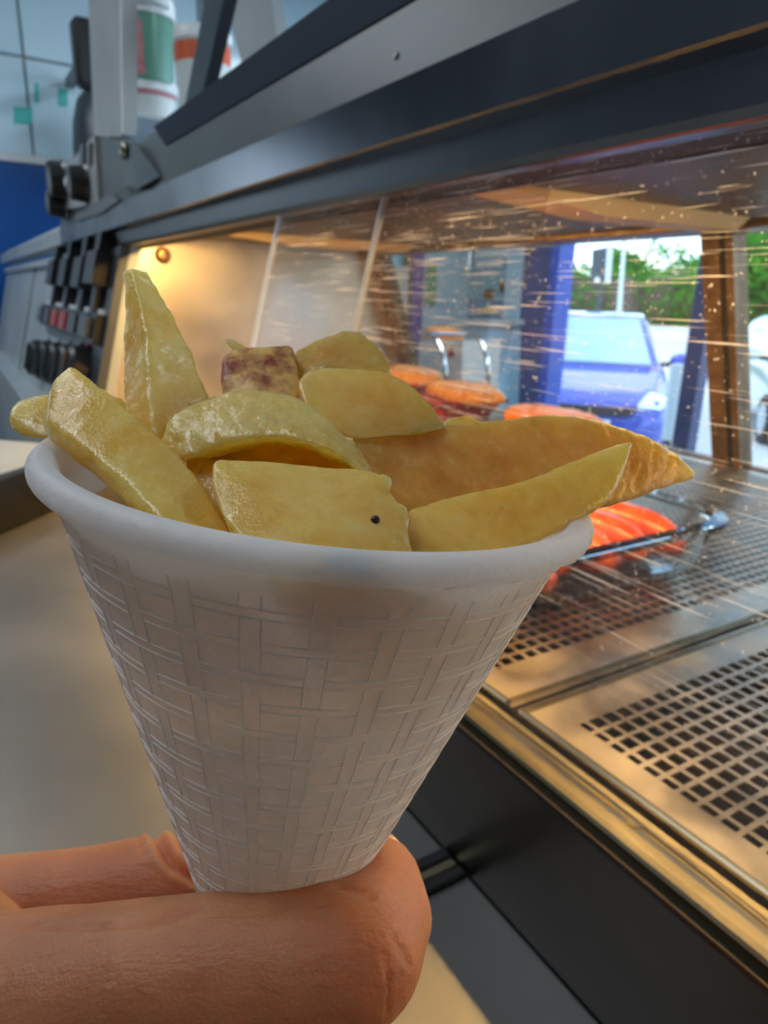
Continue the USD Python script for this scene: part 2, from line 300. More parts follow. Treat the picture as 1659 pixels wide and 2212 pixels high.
pane(-.482, .10, .0035, 1); pane(-.668, -.30, -.0005, 2)
# heat lamps across the ceiling: gilt trough, glowing tube
M['lamp'] = emit('lamp_glow', (1., .62, .21), HEAT)
M['gilt'] = mat('lamp_trough', (.75, .52, .24), .28, 1.)
for k, (x0, x1) in enumerate(((-1.38, -.98), (-.93, -.50), (-.45, -.02), (.03, .5))):
    tr = obj('lamp_trough', prism_x([(.338, 1.3935), (.350, 1.3800), (.353, 1.3800), (.345, 1.3930), (.378, 1.3930), (.384, 1.3860), (.387, 1.3860), (.381, 1.3955), (.338, 1.3955)], x0, x1), M['gilt'], cab)
    part('heat_lamp', tube([(x0 + .02, .362, 1.386), (x1 - .02, .362, 1.386)], .0045, 10), M['lamp'], tr)
for lx in (-1.20, -.53, .15):
    obj('ceiling_rib', tm(hull([(lx + a, y, z) for a, y, z in ((-.03, .40, 1.3955), (.03, .40, 1.3955), (-.022, .56, 1.380), (.022, .56, 1.380), (-.022, .77, 1.382), (.022, .77, 1.382), (-.03, .78, 1.3955), (.03, .78, 1.3955))])), M.setdefault('rib', mat('ceiling_rib', (.85, .60, .28), .5, .6)), cab)

# ------------------------------------------------------------------ perforated trays
def perforated(x0, x1, y0, y1, hx0, hx1, hy0, hy1, pitch=.0105, bar=.0028, z=ZT, t=.0014):
    nx, ny = int((hx1 - hx0) / pitch), int((hy1 - hy0) / pitch)
    xs = [x0] + [v for i in range(nx) for v in (hx0 + i * pitch + bar / 2, hx0 + (i + 1) * pitch - bar / 2)] + [x1]
    ys = [y0] + [v for i in range(ny) for v in (hy0 + i * pitch + bar / 2, hy0 + (i + 1) * pitch - bar / 2)] + [y1]
    ys[1] = ys[1] + .0035                                # the first row is half closed by the border
    xs, ys = np.array(xs), np.array(ys); Nx, Ny = len(xs), len(ys)
    V = np.stack(np.meshgrid(xs, ys, indexing='ij'), -1).reshape(-1, 2)
    V = np.vstack([np.c_[V, np.full(len(V), z)], np.c_[V, np.full(len(V), z - t)]]); n = Nx * Ny
    I, J = np.meshgrid(np.arange(Nx - 1), np.arange(Ny - 1), indexing='ij'); hole = (I % 2 == 1) & (J % 2 == 1)
    def q(i, j, di, dj): return (i + di) * Ny + j + dj
    i, j = I[~hole], J[~hole]
    Fc = [np.stack([q(i, j, 0, 0), q(i, j, 1, 0), q(i, j, 1, 1), q(i, j, 0, 1)], 1)]
    i, j = I[hole], J[hole]
    for (a, b), (c, d) in (((0, 0), (1, 0)), ((1, 0), (1, 1)), ((1, 1), (0, 1)), ((0, 1), (0, 0))):
        A, B = q(i, j, a, b), q(i, j, c, d); Fc.append(np.stack([A, A + n, B + n, B], 1))
    return trimesh.Trimesh(V, np.vstack([np.vstack([f[:, [0, 1, 2]], f[:, [0, 2, 3]]]) for f in Fc]), process=False)
XJ = -.2505
def tray(x0, x1, hx0, hx1, label):
    t = thing('perforated_tray', label, 'food tray', ((x0 + x1) / 2, .6, ZT - .02), 'perforated trays in the cabinet')
    obj('perforated_sheet', perforated(x0, x1, .2465, .945, hx0, hx1, .262, .93), M['tray'], t, smooth=False)
    rim = [(.2465, ZT), (.945, ZT)]
    def edge(lo, hi): return box(lo, hi, .001)
    obj('rolled_edge', cat([tube([(x0 + .003, .2475, ZT - .001), (x1 - .003, .2475, ZT - .001)], .0026, 10), tube([(x0 + .003, .2475, ZT - .001), (x0 + .003, .94, ZT - .001)], .0026, 10), tube([(x1 - .003, .2475, ZT - .001), (x1 - .003, .94, ZT - .001)], .0026, 10)]), M['rail'], t)
    obj('skirt', cat([edge((x0, .2465, ZT - .034), (x1, .2480, ZT - .001)), edge((x0, .2465, ZT - .034), (x0 + .0015, .945, ZT - .001)), edge((x1 - .0015, .2465, ZT - .034), (x1, .945, ZT - .001)), edge((x0, .9435, ZT - .034), (x1, .945, ZT - .001))]), M['tray'], t)
tray(XJ + .003, .53, -.222, .50, 'near perforated steel tray with square holes, closest to the viewer')
tray(XE + .02, XJ - .003, -1.38, -.285, 'far perforated steel tray carrying the glass dish and battered food')

# ------------------------------------------------------------------ worktop in front
wt = thing('worktop', 'brushed stainless steel worktop under the hand holding the cup', 'worktop', (-.2, -.2, .95))
pA, pB = np.array([-.967, .026]), np.array([-1.045, .098]); dn = (pB - pA) / np.linalg.norm(pB - pA)
eA, eB = pA - dn * 1.0, pA + dn * .24
obj('steel_top', prism_z([eA, eB, (-1.10, .2065), (.7, .2065), (.7, -.75), (eA[0], -.75)], .960, .995), M['worktop'], wt)
obj('front_skirt', box((-.2, -.75, .4), (.7, -.74, .96)), M['dark_steel'], wt)
def strip(x0, x1, z0, z1, m, n): obj(n, box((x0, -.33, z0), (x1, .2062, z1), .0012), m, wt)
strip(-.2555, -.2475, .9945, .9985, M['rubber'], 'joint_seal'); strip(-.2475, -.2405, .9945, .9975, M['rail'], 'joint_strip'); strip(-.2405, -.2330, .9945, .9985, M['rubber'], 'joint_seal')
# raised deck at the far end with a dark front edge
nrm = np.array([-dn[1], dn[0]])
if nrm[0] > 0: nrm = -nrm
dk = thing('raised_deck', 'pale raised deck with a dark front edge behind the worktop, left of the cup', 'counter', (-1.5, -.2, .9))
c0, c1 = eA, eB
poly = lambda o0, o1: [c0 + nrm * o0, c1 + nrm * o0, c1 + nrm * o1, c0 + nrm * o1]
obj('dark_edge', prism_z(poly(.002, .022), .90, 1.0635), M['dark_gap'], dk)
obj('deck_top', prism_z(poly(.022, 1.2), .90, 1.060), M['panel_white'], dk)

# ------------------------------------------------------------------ frying range controls beyond the cabinet
fr = thing('frying_range', 'pale frying range front with black knobs and red rocker switches beyond the cabinet', 'frying range', (-2.5, .4, .6))
def srf(x, s, off=0.):                                   # point on the leaning panel: x along, s = 0 foot .. 1 top, off = out of the panel
    nn = np.array([0, -.292, .075]) / math.hypot(.292, .075)
    return np.array([x, .196 + .092 * s, 1.023 + .357 * s]) + nn * off
def spanel(x0, x1, s0, s1, o0, o1): return tm(hull([srf(x, s, o) for x in (x0, x1) for s in (s0, s1) for o in (o0, o1)]))
obj('control_panel', spanel(-1.345, -2.64, 0, 1, -.03, 0), M['panel_white'], fr)
obj('control_panel', spanel(-2.70, -3.82, 0, 1, -.03, 0), M['panel_white'], fr)
obj('panel_joint', spanel(-2.64, -2.70, 0, 1, -.03, -.008), M['rubber'], fr)
obj('top_strip', spanel(-1.9, -3.82, .93, .985, 0, .012), M['panel_white'], fr); obj('strip_shadow_gap', spanel(-1.345, -3.82, .985, 1.0, -.01, .004), M['rubber'], fr)
obj('range_body', box((-3.82, .30, .5), (-1.46, .96, 1.37)), M['panel_white'], fr)
obj('ledge', box((-3.82, .145, .98), (-1.345, .22, 1.023)), M['panel_white'], fr); obj('ledge_front', box((-3.82, .150, .6), (-1.345, .2, .98)), M['panel_white'], fr)
obj('range_fascia', prism_x([(.262, 1.3965), (.264, 1.3952), (.31, 1.3952), (.31, 1.43), (.2625, 1.4295)], -3.82, -1.902), M['panel_white'], fr); obj('range_top_slope', prism_x([(.2625, 1.4297), (.31, 1.4297), (.34, 1.455), (.30, 1.455)], -3.82, -1.9), M['panel_white'], fr)
# sockets, levers, switches
def s_of(px, py):
    p = slant(px, py); return p[0], (p[2] - 1.023) / .357
def lever(px, py, k):
    x, s = s_of(px, py); w = .050
    o = obj('control_knob', cat([spanel(x - w, x + w, s - .10, s + .06, 0, .035), spanel(x - w * .45, x + w * .45, s - .06, s + .17, .0, .028), spanel(x - w * .4, x + w * .4, s - .30, s - .1, 0, .02)]), M['black'], fr)
for k, (px, py) in enumerate(((140, 590), (170, 590), (205, 590), (237, 580))): lever(px, py, k)
xa, _ = s_of(104, 690); xb, _ = s_of(232, 700)
sw = obj('switch_bank', spanel(xa, xb, .49, .64, 0, .02), M['black'], fr)
for k in range(6):
    x0 = xa + (xb - xa) * (k + .12) / 6; x1 = xa + (xb - xa) * (k + .8) / 6
    part('rocker_switch', spanel(x0, x1, .515, .615, .02, .03), M['red'] if k in (2, 3) else M['dark_steel'], sw)
obj('switch_bezel', spanel(xa, xb, .64, .665, 0, .012), M['white_plastic'], fr)
for k, (px, py) in enumerate(((100, 778), (122, 785), (145, 792), (170, 800), (192, 806))):
    x, s = s_of(px, py); nn = np.array([0, -.292, .075]) / math.hypot(.292, .075)
    kb = obj('control_knob', lathe([(0, .042), (.040, .042), (.046, .036), (.050, .006), (.060, 0)][::-1], srf(x, s), nn, 20), M['black'], fr)
    part('pointer', spanel(x - .006, x + .006, s - .09, s + .09, .04, .05), M['dark_steel'], kb)
x, s = s_of(200, 745); obj('indicator_lamp', lathe([(.014, 0), (.014, .01), (0, .014)], srf(x, s), (0, -.97, .25), 14), M['red'], fr)

# control box with knobs, and sloped bracket, on top of the range
cb = thing('control_box', 'small grey control box with black knobs on the range top', 'control box', (-1.6, .29, 1.43))
q = [ony(*p, .262)[[0, 2]] for p in ((122, 455), (118, 392), (168, 330), (203, 292), (212, 440))]
obj('casing', prism_y(q, .262, .33), M['post'], cb)
for k, (px, py, r) in enumerate(((140, 392, .036), (136, 440, .030), (188, 398, .032), (136, 366, .016))):
    c = ony(px, py, .262); kb = obj('knob', lathe([(r * 1.15, 0), (r, .006), (r * .9, .03), (r * .6, .034), (0, .034)], c, (0, -1, 0), 18), M['black'], cb)
    if k == 2: part('pointer', lathe([(.008, 0), (.008, .038), (0, .040)], c, (0, -1, 0), 10), M['white_plastic'], kb)
for px in (181, 196):
    q = [ony(*p, .262)[[0, 2]] for p in ((px - 5, 358), (px - 5, 318), (px + 4, 308), (px + 4, 356))]; obj('slot', prism_y(q, .258, .263), M['black'], cb)
hb = thing('hood_bracket', 'folded grey sheet metal bracket beside the knob box on the range top', 'bracket', (-1.2, .28, 1.44))
def plate(pts, y0, t): return prism_y([ony(*p, y0)[[0, 2]] for p in pts], y0, y0 + t)
obj('side_sheet', plate(((203, 294), (216, 440), (300, 405), (344, 384), (286, 306)), .268, .006), M['grey_panel'], hb)
obj('folded_flap', tm(hull([ony(286, 304, .267), ony(346, 380, .262), ony(298, 408, .252), ony(268, 400, .256), ony(286, 304, .270), ony(346, 380, .268), ony(298, 408, .264), ony(268, 400, .266)])), M['dark_steel'], hb)
obj('dark_foot', plate(((160, 468), (205, 436), (240, 420), (258, 432), (215, 462), (165, 478)), .258, .004), M['dark_steel'], hb)
obj('bright_nut', ball(ony(268, 326, .264), (.012, .006, .012), 2), M['rail'], hb)

sl = thing('string_lights', 'hanging string of small warm white bulbs in the side window', 'string lights', (XL + .02, -1.12, 2.3))
obj('cord', tube([(XL + .02, -1.12, z) for z in np.linspace(2.35, 1.78, 12)], .003, 6), M['rubber'], sl); M['bulb'] = emit('bulb_glow', (1., .97, .85), 14.)
for k in range(7): obj('bulb', ball((XL + .025, -1.12 + .004 * (-1) ** k, 1.80 + .05 * k), .010, 2), M['bulb'], sl)

# ------------------------------------------------------------------ gantry and tubs above the canopy
ZS = ony(322, 268, .62)[2]; XS = ony(322, 268, .62)[0] + .13                              # shelf top, where the lower tub stands
ga = thing('shelf_gantry', 'grey steel gantry posts carrying the shelf of tubs above the range', 'shelf', (-1.6, .5, 1.5))
obj('post', plate(((184, -160), (257, -160), (262, 296), (203, 296)), .285, .02), M['post'], ga)
obj('post_edge', plate(((257, -160), (261, -160), (266, 290), (262, 290)), .283, .022), M['white_plastic'], ga)  # highlight along the post edge, put in as a white strip
obj('strut', plate(((474, -160), (518, -160), (425, 260), (388, 285)), .40, .02), M['dark_steel'], ga)
obj('post', plate(((447, -160), (560, -160), (606, 130), (545, 230)), .52, .02), M['post'], ga)
obj('shelf_board', box((-3.7, .535, ZS - .012), (XS, 1.05, ZS - .001)), M['panel_white'], ga)
obj('shelf_leg', box((-3.25, .97, 1.30), (-3.2, 1.02, ZS - .012)), M['post'], ga); obj('shelf_leg', box((XS - .06, .97, 1.30), (XS - .01, 1.02, ZS - .012)), M['post'], ga)
M['tub_green'] = mat('green_tub', (.13, .30, .22), .22); M['label_red'] = mat('faded_red_label', (.50, .16, .17), .4, noise=(40, (.42, .12, .13), (.58, .24, .24)))
M['tub_orange'] = mat('orange_band', (.62, .10, .03), .35); M['tub_white'] = mat('tub_white', (.62, .64, .63), .3)
def tub(cx, by, ty, ly, rpx, y, body, label, band=None, strip=None):
    b = ony(cx, by, y); d = -(R.T @ (b - EYE))[2]; k = d / F; r = rpx * k; h = (by - ty) * k; hl = (ty - ly) * k
    t = thing('food_tub', label, 'tub', b)
    bd = obj('body', lathe([(0, 0), (r * .84, 0), (r * .86, .004), (r * .96, h)], b, (0, 0, 1), 40), body, t)
    obj('lid', lathe([(r * .97, h - .004), (r * 1.04, h - .002), (r * 1.04, h + hl * .75), (r * 1.0, h + hl), (r * .9, h + hl), (r * .88, h + hl * .8), (0, h + hl * .8)], b, (0, 0, 1), 40), M['white_plastic'], t)
    def wrap(h0, h1, a0, a1, m, nm):
        th = np.linspace(a0, a1, 14); P = []
        for hh in (h0, h1):
            rr = r * (.86 + .10 * hh / h) + .0012
            P.append(np.c_[b[0] + rr * np.cos(th), b[1] + rr * np.sin(th), np.full(14, b[2] + hh)])
        P = np.vstack(P); Fc = [[i, i + 1, i + 15] for i in range(13)] + [[i, i + 15, i + 14] for i in range(13)]
        part(nm, trimesh.Trimesh(P, Fc, process=False), m, bd, True)
    va_ = math.atan2(-b[1], -b[0])
    if strip: wrap(h * .06, h * .86, va_ - 1.5, va_ - .12, strip, 'label')
    if band: wrap(h * .80, h * .97, va_ - 1.5, va_ + 1.5, band, 'colour_band')
    return b, h + hl, r
tub(322, 268, 212, 190, 62, .62, M['tub_white'], 'white tub with a red band, under the green tub on the shelf', band=M['label_red'])
tub(322, 184, 62, 28, 60, .62, M['tub_green'], 'green tub with white lid and faded red label on the shelf', strip=M['label_red'])
tub(446, min(range(200, 420), key=lambda y: abs(ony(446, y, .90)[2] - ZS)), 128, 106, 60, .90, M['tub_white'], 'white tub with orange-red band behind the dark strut', band=M['tub_orange'])
tub(322, 16, -60, -90, 50, .62, M['tub_white'], 'pink and white tub standing on the green tub, cut off at the top', band=M['label_red'])
q = ony(226, 330, .78); q[2] = ZS; drum = thing('canister', 'dark grey domed canister on the shelf half hidden by the grey post', 'canister', q)
hq = ony(226, 172, .78)[2] - q[2]; rq = 62 * -(R.T @ (q - EYE))[2] / F
obj('canister_body', lathe([(0, 0), (rq, 0), (rq, hq * .35), (rq * .93, hq * .62), (rq * .75, hq * .84), (rq * .45, hq * .96), (0, hq)], q, (0, 0, 1), 40), M['dark_steel'], drum)
q = onx(184, 112, -3.6); sp = thing('wall_speaker', 'small black wall speaker beside the grey post', 'speaker', q)
obj('cabinet', box(q + (-.05, -.05, -.14), q + (.05, .12, .12), .02), M['black'], sp); obj('bracket', box(q + (-.58, .0, -.02), q + (-.05, .04, .02)), M['dark_steel'], sp)
M['teal'] = mat('teal_print', (.10, .55, .50), .3)  # blurred teal reflections on the tiles, painted as thin plates
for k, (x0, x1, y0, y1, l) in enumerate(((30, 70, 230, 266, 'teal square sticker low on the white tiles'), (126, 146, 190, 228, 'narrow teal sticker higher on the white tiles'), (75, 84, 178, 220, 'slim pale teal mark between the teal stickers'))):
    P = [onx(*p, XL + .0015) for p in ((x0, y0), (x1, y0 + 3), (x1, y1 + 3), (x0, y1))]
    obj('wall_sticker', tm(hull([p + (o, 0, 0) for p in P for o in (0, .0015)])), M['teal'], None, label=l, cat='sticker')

# ------------------------------------------------------------------ food in the cabinet
M['batter'] = mat('fried_batter', rough=.45, noise=(40, (.62, .22, .03), (.85, .42, .08)), bump=(160, .5, .003))
M['batter2'] = mat('orange_batter', rough=.4, noise=(30, (.80, .20, .02), (.90, .30, .04)), bump=(160, .3, .002))
def patty(c, r, seed, m, label):
    t = ball(c, r, 4); v = t.vertices - c; v[:, 2] = np.sign(v[:, 2]) * np.abs(v[:, 2]) ** .8 * (r[2] ** .2); t.vertices = v + c
    smooth_noise(t, 0, .006, 45, seed); obj('battered_fish', t, m, None, True, label=label, cat='battered fish', group='battered food in the cabinet')
rt = thing('red_food_tray', 'red shallow food tray under the battered fish at the cabinet back', 'tray', (-1.15, .83, ZT))
obj('tray_body', tm(hull([(x, y, z) for x, y, z in [(-1.34 - k, .78 - k, 1.081 + k * 2) for k in (0,)] + [(-1.04, .78, 1.081), (-1.34, .88, 1.081), (-1.04, .88, 1.081), (-1.36, .765, 1.115), (-1.02, .765, 1.115), (-1.36, .895, 1.115), (-1.02, .895, 1.115)]])), M['red'], rt)
obj('tray_rim', cat([box((-1.37, .755, 1.112), (-1.01, .768, 1.118)), box((-1.37, .892, 1.112), (-1.01, .905, 1.118)), box((-1.37, .755, 1.112), (-1.357, .905, 1.118)), box((-1.023, .755, 1.112), (-1.01, .905, 1.118))]), M['red'], rt)
patty(ony(1003, 853, .83) + (0, 0, .004), (.10, .055, .020), 3, M['batter'], 'crisp golden battered fish, lower of the two on the red tray')
patty(ony(900, 822, .83) + (-.02, 0, .006), (.085, .055, .022), 4, M['batter'], 'crisp golden battered fish, upper of the two on the red tray')
pb = ony(1195, 906, .86); patty((pb[0], pb[1], 1.082 + .024), (.105, .06, .024), 5, M['batter2'], 'bright orange smooth battered piece alone near the cabinet back')
# glass oven dish with sausages
M['dish'] = mat('clear_glass', (.93, .98, .99), .02, transmission_weight=1.0, ior=1.3)
def rrect(x0, x1, y0, y1, r, z, n=7):
    P = []
    for cx, cy, a in ((x1 - r, y1 - r, 0), (x0 + r, y1 - r, 90), (x0 + r, y0 + r, 180), (x1 - r, y0 + r, 270)):
        for t in np.radians(np.linspace(a, a + 90, n)): P.append((cx + r * math.cos(t), cy + r * math.sin(t), z))
    return np.array(P)
def loft(rings, cap0=True, cap1=True):
    n = len(rings[0]); V = np.vstack(rings); Fc = []
    for i in range(len(rings) - 1):
        for j in range(n):
            a, b, c, d = i * n + j, i * n + (j + 1) % n, (i + 1) * n + (j + 1) % n, (i + 1) * n + j; Fc += [[a, b, c], [a, c, d]]
    for on_, k, fl in ((cap0, 0, True), (cap1, len(rings) - 1, False)):
        if on_:
            V = np.vstack([V, rings[k].mean(0)]); e = len(V) - 1
            Fc += [([e, k * n + (j + 1) % n, k * n + j] if fl else [e, k * n + j, k * n + (j + 1) % n]) for j in range(n)]
    return trimesh.Trimesh(V, Fc, process=False)
gd = thing('glass_dish', 'clear rectangular glass oven dish of red sausages on the far perforated tray', 'dish', (-.46, .43, ZT))
DX0, DX1, DY0, DY1 = -.62, -.318, .322, .538
rg = [rrect(DX0 + .03, DX1 - .012, DY0 + .02, DY1 - .015, .03, 1.0815), rrect(DX0 + .008, DX1 - .004, DY0 + .004, DY1 - .003, .04, 1.094), rrect(DX0 - .004, DX1 + .006, DY0 - .006, DY1 + .006, .045, 1.126), rrect(DX0 - .012, DX1 + .012, DY0 - .012, DY1 + .012, .045, 1.128), rrect(DX0 - .012, DX1 + .012, DY0 - .012, DY1 + .012, .045, 1.133), rrect(DX0 + .001, DX1 + .001, DY0 - .001, DY1 + .001, .042, 1.1335), rrect(DX0 + .013, DX1 - .009, DY0 + .009, DY1 - .008, .036, 1.096), rrect(DX0 + .035, DX1 - .017, DY0 + .025, DY1 - .02, .028, 1.086)]
obj('dish_body', loft(rg), M['dish'], gd, 40)
M['saus'] = mat('red_sausage', rough=.25, noise=(50, (.50, .06, .025), (.72, .14, .06)), subsurface_weight=.2, subsurface_scale=.004)
for k, (y, x0, x1, z) in enumerate(((.353, -.57, -.336, 1.106), (.390, -.58, -.350, 1.1075), (.427, -.57, -.338, 1.106), (.465, -.56, -.342, 1.1065), (.505, -.57, -.340, 1.106))):
    xs = np.linspace(0, 1, 14); pts = [(x0 + (x1 - x0) * u, y + .004 * math.sin(3 * u + k), z + .0015 + .002 * math.sin(5 * u + k)) for u in xs]
    rr = .0185 * np.clip(np.sin(np.pi * np.clip(xs, .02, .98)) * 3.2, .25, 1) ** .6
    obj('sausage', tube(pts, rr, 14), M['saus'], None, True, label=['plump red sausage at the viewer\'s side of the glass dish', 'red sausage second from the viewer\'s side of the dish', 'red sausage in the middle of the glass dish', 'red sausage second from the window side of the dish', 'red sausage at the window side of the glass dish'][k], cat='sausage', group='sausages in the glass dish')

# ------------------------------------------------------------------ shop front, customer area
part('pane', box((XL - .06, WY0 + .05, WZ0 + .05), (XL - .055, WY1 - .05, WZ1 - .05), .0005), M['glass'], w2)
w1 = S('window_1', box((-3.36, YF, 0), (2.5, YF + .06, .45)), M['navy'])
part('head_rail', box((-4.35, YF, 2.5), (2.5, YF + .06, 3.0)), M['navy'], w1)
part('mullion', box((-2.41, YF - .02, .45), (-2.31, YF + .06, 2.5)), M['navy'], w1); part('mullion', box((.2, YF - .02, .45), (.3, YF + .06, 2.5)), M['navy'], w1)
for x0, x1 in ((-3.36, -2.41), (-2.31, .2), (.3, 2.5)): part('pane', box((x0, YF + .02, .45), (x1, YF + .028, 2.5), .0005), M['glass'], w1)
t2 = S('trim_2', box((-3.70, YF - .06, 0), (-3.435, YF + .06, 2.5), .004), M['navy'])
part('door_edge', box((-3.435, YF - .08, 0), (-3.36, YF + .06, 2.5), .004), M['blue_frame'], t2)
M['pale_blue'] = mat('pale_blue_paint', (.38, .68, .86), .45)
S('trim_3', box((-3.885, YF - .05, 0), (-3.70, YF + .06, 2.5), .004), M['pale_blue'])
S('wall_front', box((-4.36, YF, 0), (-3.885, YF + .06, 3.0)), M['wall'])
def sheet(pts, y, t, m, name, **kw): return obj(name, prism_y([ony(*p, y)[[0, 2]] for p in pts], y, y + t), m, None, **kw)
M['poster_blue'] = mat('poster_blue', (.03, .30, .52), .35); M['poster_pale'] = mat('poster_pale', (.55, .72, .80), .4); M['poster_green'] = mat('poster_green', (.05, .36, .20), .45); M['poster_teal'] = mat('poster_teal', (.14, .48, .60), .4); M['ochre'] = mat('poster_ochre', (.50, .42, .10), .5)
po = thing('menu_poster', 'blue menu poster with a pale header beside the pale blue post', 'poster', ony(1065, 690, YF - .03))
bo = obj('board', plate(((1022, 522), (1104, 522), (1100, 688), (1010, 688)), YF - .03, .03), M['poster_blue'], po)
for n, pts, m in (('header', ((1026, 524), (1104, 522), (1104, 556), (1026, 558)), 'poster_pale'), ('caption_strip', ((1028, 562), (1085, 560), (1084, 576), (1027, 578)), 'poster_pale'), ('picture_area', ((1012, 584), (1096, 582), (1094, 648), (1008, 648)), 'poster_teal'),
    ('picture_shape', ((1045, 625), (1068, 622), (1066, 646), (1044, 646)), 'poster_pale'), ('picture_shape', ((1080, 605), (1092, 602), (1090, 632), (1079, 634)), 'poster_pale'), ('footer_mark', ((1034, 668), (1068, 664), (1066, 676), (1034, 678)), 'ochre')):
    obj(n, plate(pts, YF - .034, .003), M[m], po)
fb = thing('freezer_chest', 'pale blue-white chest cabinet under the menu poster', 'cabinet', ony(1060, 880, 3.1))
obj('body', plate(((985, 700), (1056, 700), (1046, 1300), (975, 1300)), 3.06, .28), M['pale_blue'], fb); obj('top_slab', plate(((983, 690), (1058, 690), (1057, 702), (983, 702)), 3.04, .32), M['white_plastic'], fb)
obj('green_sign', plate(((988, 735), (1060, 748), (1056, 782), (984, 764)), 3.05, .008), M['poster_green'], fb, label='green sign')
wb = thing('white_bin', 'white cabinet with orange domed lid and small red mark near the poster', 'bin', ony(960, 900, 2.6))
obj('body', plate(((905, 735), (1000, 735), (985, 1300), (895, 1300)), 2.55, .28), M['white_plastic'], wb)
c = ony(955, 731, 2.68); obj('domed_lid', lathe([(.14, 0), (.137, .03), (.105, .06), (.055, .076), (0, .08)], c, (0, 0, 1), 28), M['batter2'], wb); obj('red_mark', plate(((968, 752), (980, 752), (980, 772), (967, 772)), 2.545, .006), M['red'], wb)
ch = thing('cafe_chair', 'chrome tube chair with a looped back in front of the white cabinet', 'chair', ony(945, 1100, 2.15))
M['chrome'] = mat('chrome', (.75, .77, .8), .12, 1.)
A = [ony(*p, 2.15) for p in ((912, 722), (925, 721), (940, 730), (952, 750), (960, 780), (962, 815), (958, 860), (950, 1000), (930, 1500))]
B_ = [p + (0, .28, 0) for p in A]
obj('back_loop', tube(A, .012, 8), M['chrome'], ch); obj('back_loop', tube(B_, .012, 8), M['chrome'], ch); obj('cross_tube', tube([A[0], B_[0]], .012, 8), M['chrome'], ch)
ss = ony(955, 900, 2.15); obj('seat', box(ss + (-.42, -.04, -.02), ss + (0., .32, .02), .01), M['batter2'], ch)
d1_ = S('door_1', box((XC - .012, 2.35, 0), (XC + .01, 2.80, 2.3)), M['poster_teal'])
part('frame_post', box((XC - .01, 2.80, 0), (XC + .03, 2.87, 2.35)), M['frame_bronze'], d1_); part('frame_edge', box((XC - .01, 2.87, 0), (XC + .03, 2.97, 2.35)), mat('violet_frame', (.10, .09, .36), .4), d1_)
part('glass_panel', box((XC + .008, 2.40, .9), (XC + .012, 2.76, 2.2)), M['pale_blue'], d1_)
P = [onx(*p, XC + .002) for p in ((922, 570), (944, 570), (940, 658), (918, 658))]; obj('wall_notice', tm(hull([p + (o, 0, 0) for p in P for o in (0, .004)])), M['poster_green'], None, label='narrow green notice on the wall by the violet door frame', cat='notice')

# ------------------------------------------------------------------ outside
M['road'] = mat('pale_concrete', (.62, .62, .60), .8, noise=(.4, (.56, .56, .55), (.68, .68, .66))); M['grassm'] = mat('verge_green', (.12, .26, .04), .8, noise=(1.5, (.08, .20, .03), (.20, .36, .07)))
fw = ray(1360, 690); fw[2] = 0; fw /= np.linalg.norm(fw); rt_ = np.array([fw[1], -fw[0], 0])
def out(d, s, z): return np.array([0, 0, z]) + fw * d + rt_ * s
def gz(d): return -.30 + .0105 * max(d - 6, 0)
S('terrain', trimesh.Trimesh([(-25, YF + .06, -.31), (30, YF + .06, -.31), out(6, 45, -.30), out(6, -30, -.30), out(75, 90, gz(75)), out(75, -90, gz(75))], [[0, 1, 2], [0, 2, 3], [3, 2, 4], [3, 4, 5]], process=False), M['road'], smooth=False)
M['leaf'] = usdkit.material(stage, '/World/Looks/leaf', {'g': ('geometry', {}), 'n': ('noise_texture', {'scale': .9, 'detail': 4.}), 'i': ('math', {'math_type': 'add'}), 'r': ('rgb_ramp', {'ramp': [(.5, (.045, .17, .02)), (1.05, (.24, .50, .05))]}), 'd': ('diffuse_bsdf', {}), 't': ('translucent_bsdf', {}), 'm': ('mix_closure', {'fac': .35})},
    [('g.position', 'n.vector'), ('n.fac', 'i.value1'), ('g.random_per_island', 'i.value2'), ('i.value', 'r.fac'), ('r.color', 'd.color'), ('r.color', 't.color'), ('d.BSDF', 'm.closure1'), ('t.BSDF', 'm.closure2')], surface='m.closure')
M['bark'] = mat('bark', (.10, .07, .05), .9)
def leaves(n, center, rad, size, g, shell=.55):
    u = g.normal(size=(n, 3)); u /= np.linalg.norm(u, axis=1, keepdims=True)
    p = np.asarray(center) + u * np.asarray(rad) * (shell + (1 - shell) * g.random((n, 1)) ** .5) * (.8 + .35 * meshkit.noise(u * 2.5 + 9, 3))[:, None]
    a = g.normal(size=(n, 3)); a /= np.linalg.norm(a, axis=1, keepdims=True); b = np.cross(a, g.normal(size=(n, 3))); b /= np.linalg.norm(b, axis=1, keepdims=True)
    s = size * (.6 + .8 * g.random((n, 1)))
    V = np.stack([p - a * s, p + b * s * .55, p + a * s, p - b * s * .55], 1).reshape(-1, 3); i = np.arange(n)[:, None] * 4
    return trimesh.Trimesh(V, np.vstack([i + [0, 1, 2], i + [0, 2, 3]]), process=False)
gh = np.random.default_rng(11)
hedge = thing('hedge', 'long bright green hedge behind the pale road', 'hedge', out(46, 0, gz(46)))
obj('foliage', cat([leaves(900, out(46 + gh.random() * 2, s, gz(46) + 1.5), (2.4, 2.0, 1.9 + .3 * gh.random()), .17, gh) for s in np.arange(-16, 24, 2.2)]), M['leaf'], hedge, False); obj('hedge_core', cat([ball(out(47, s, gz(46) + 1.3), (1.7, 1.5, 1.5), 1) for s in np.arange(-16, 24, 2.2)]), M['bark'], hedge)
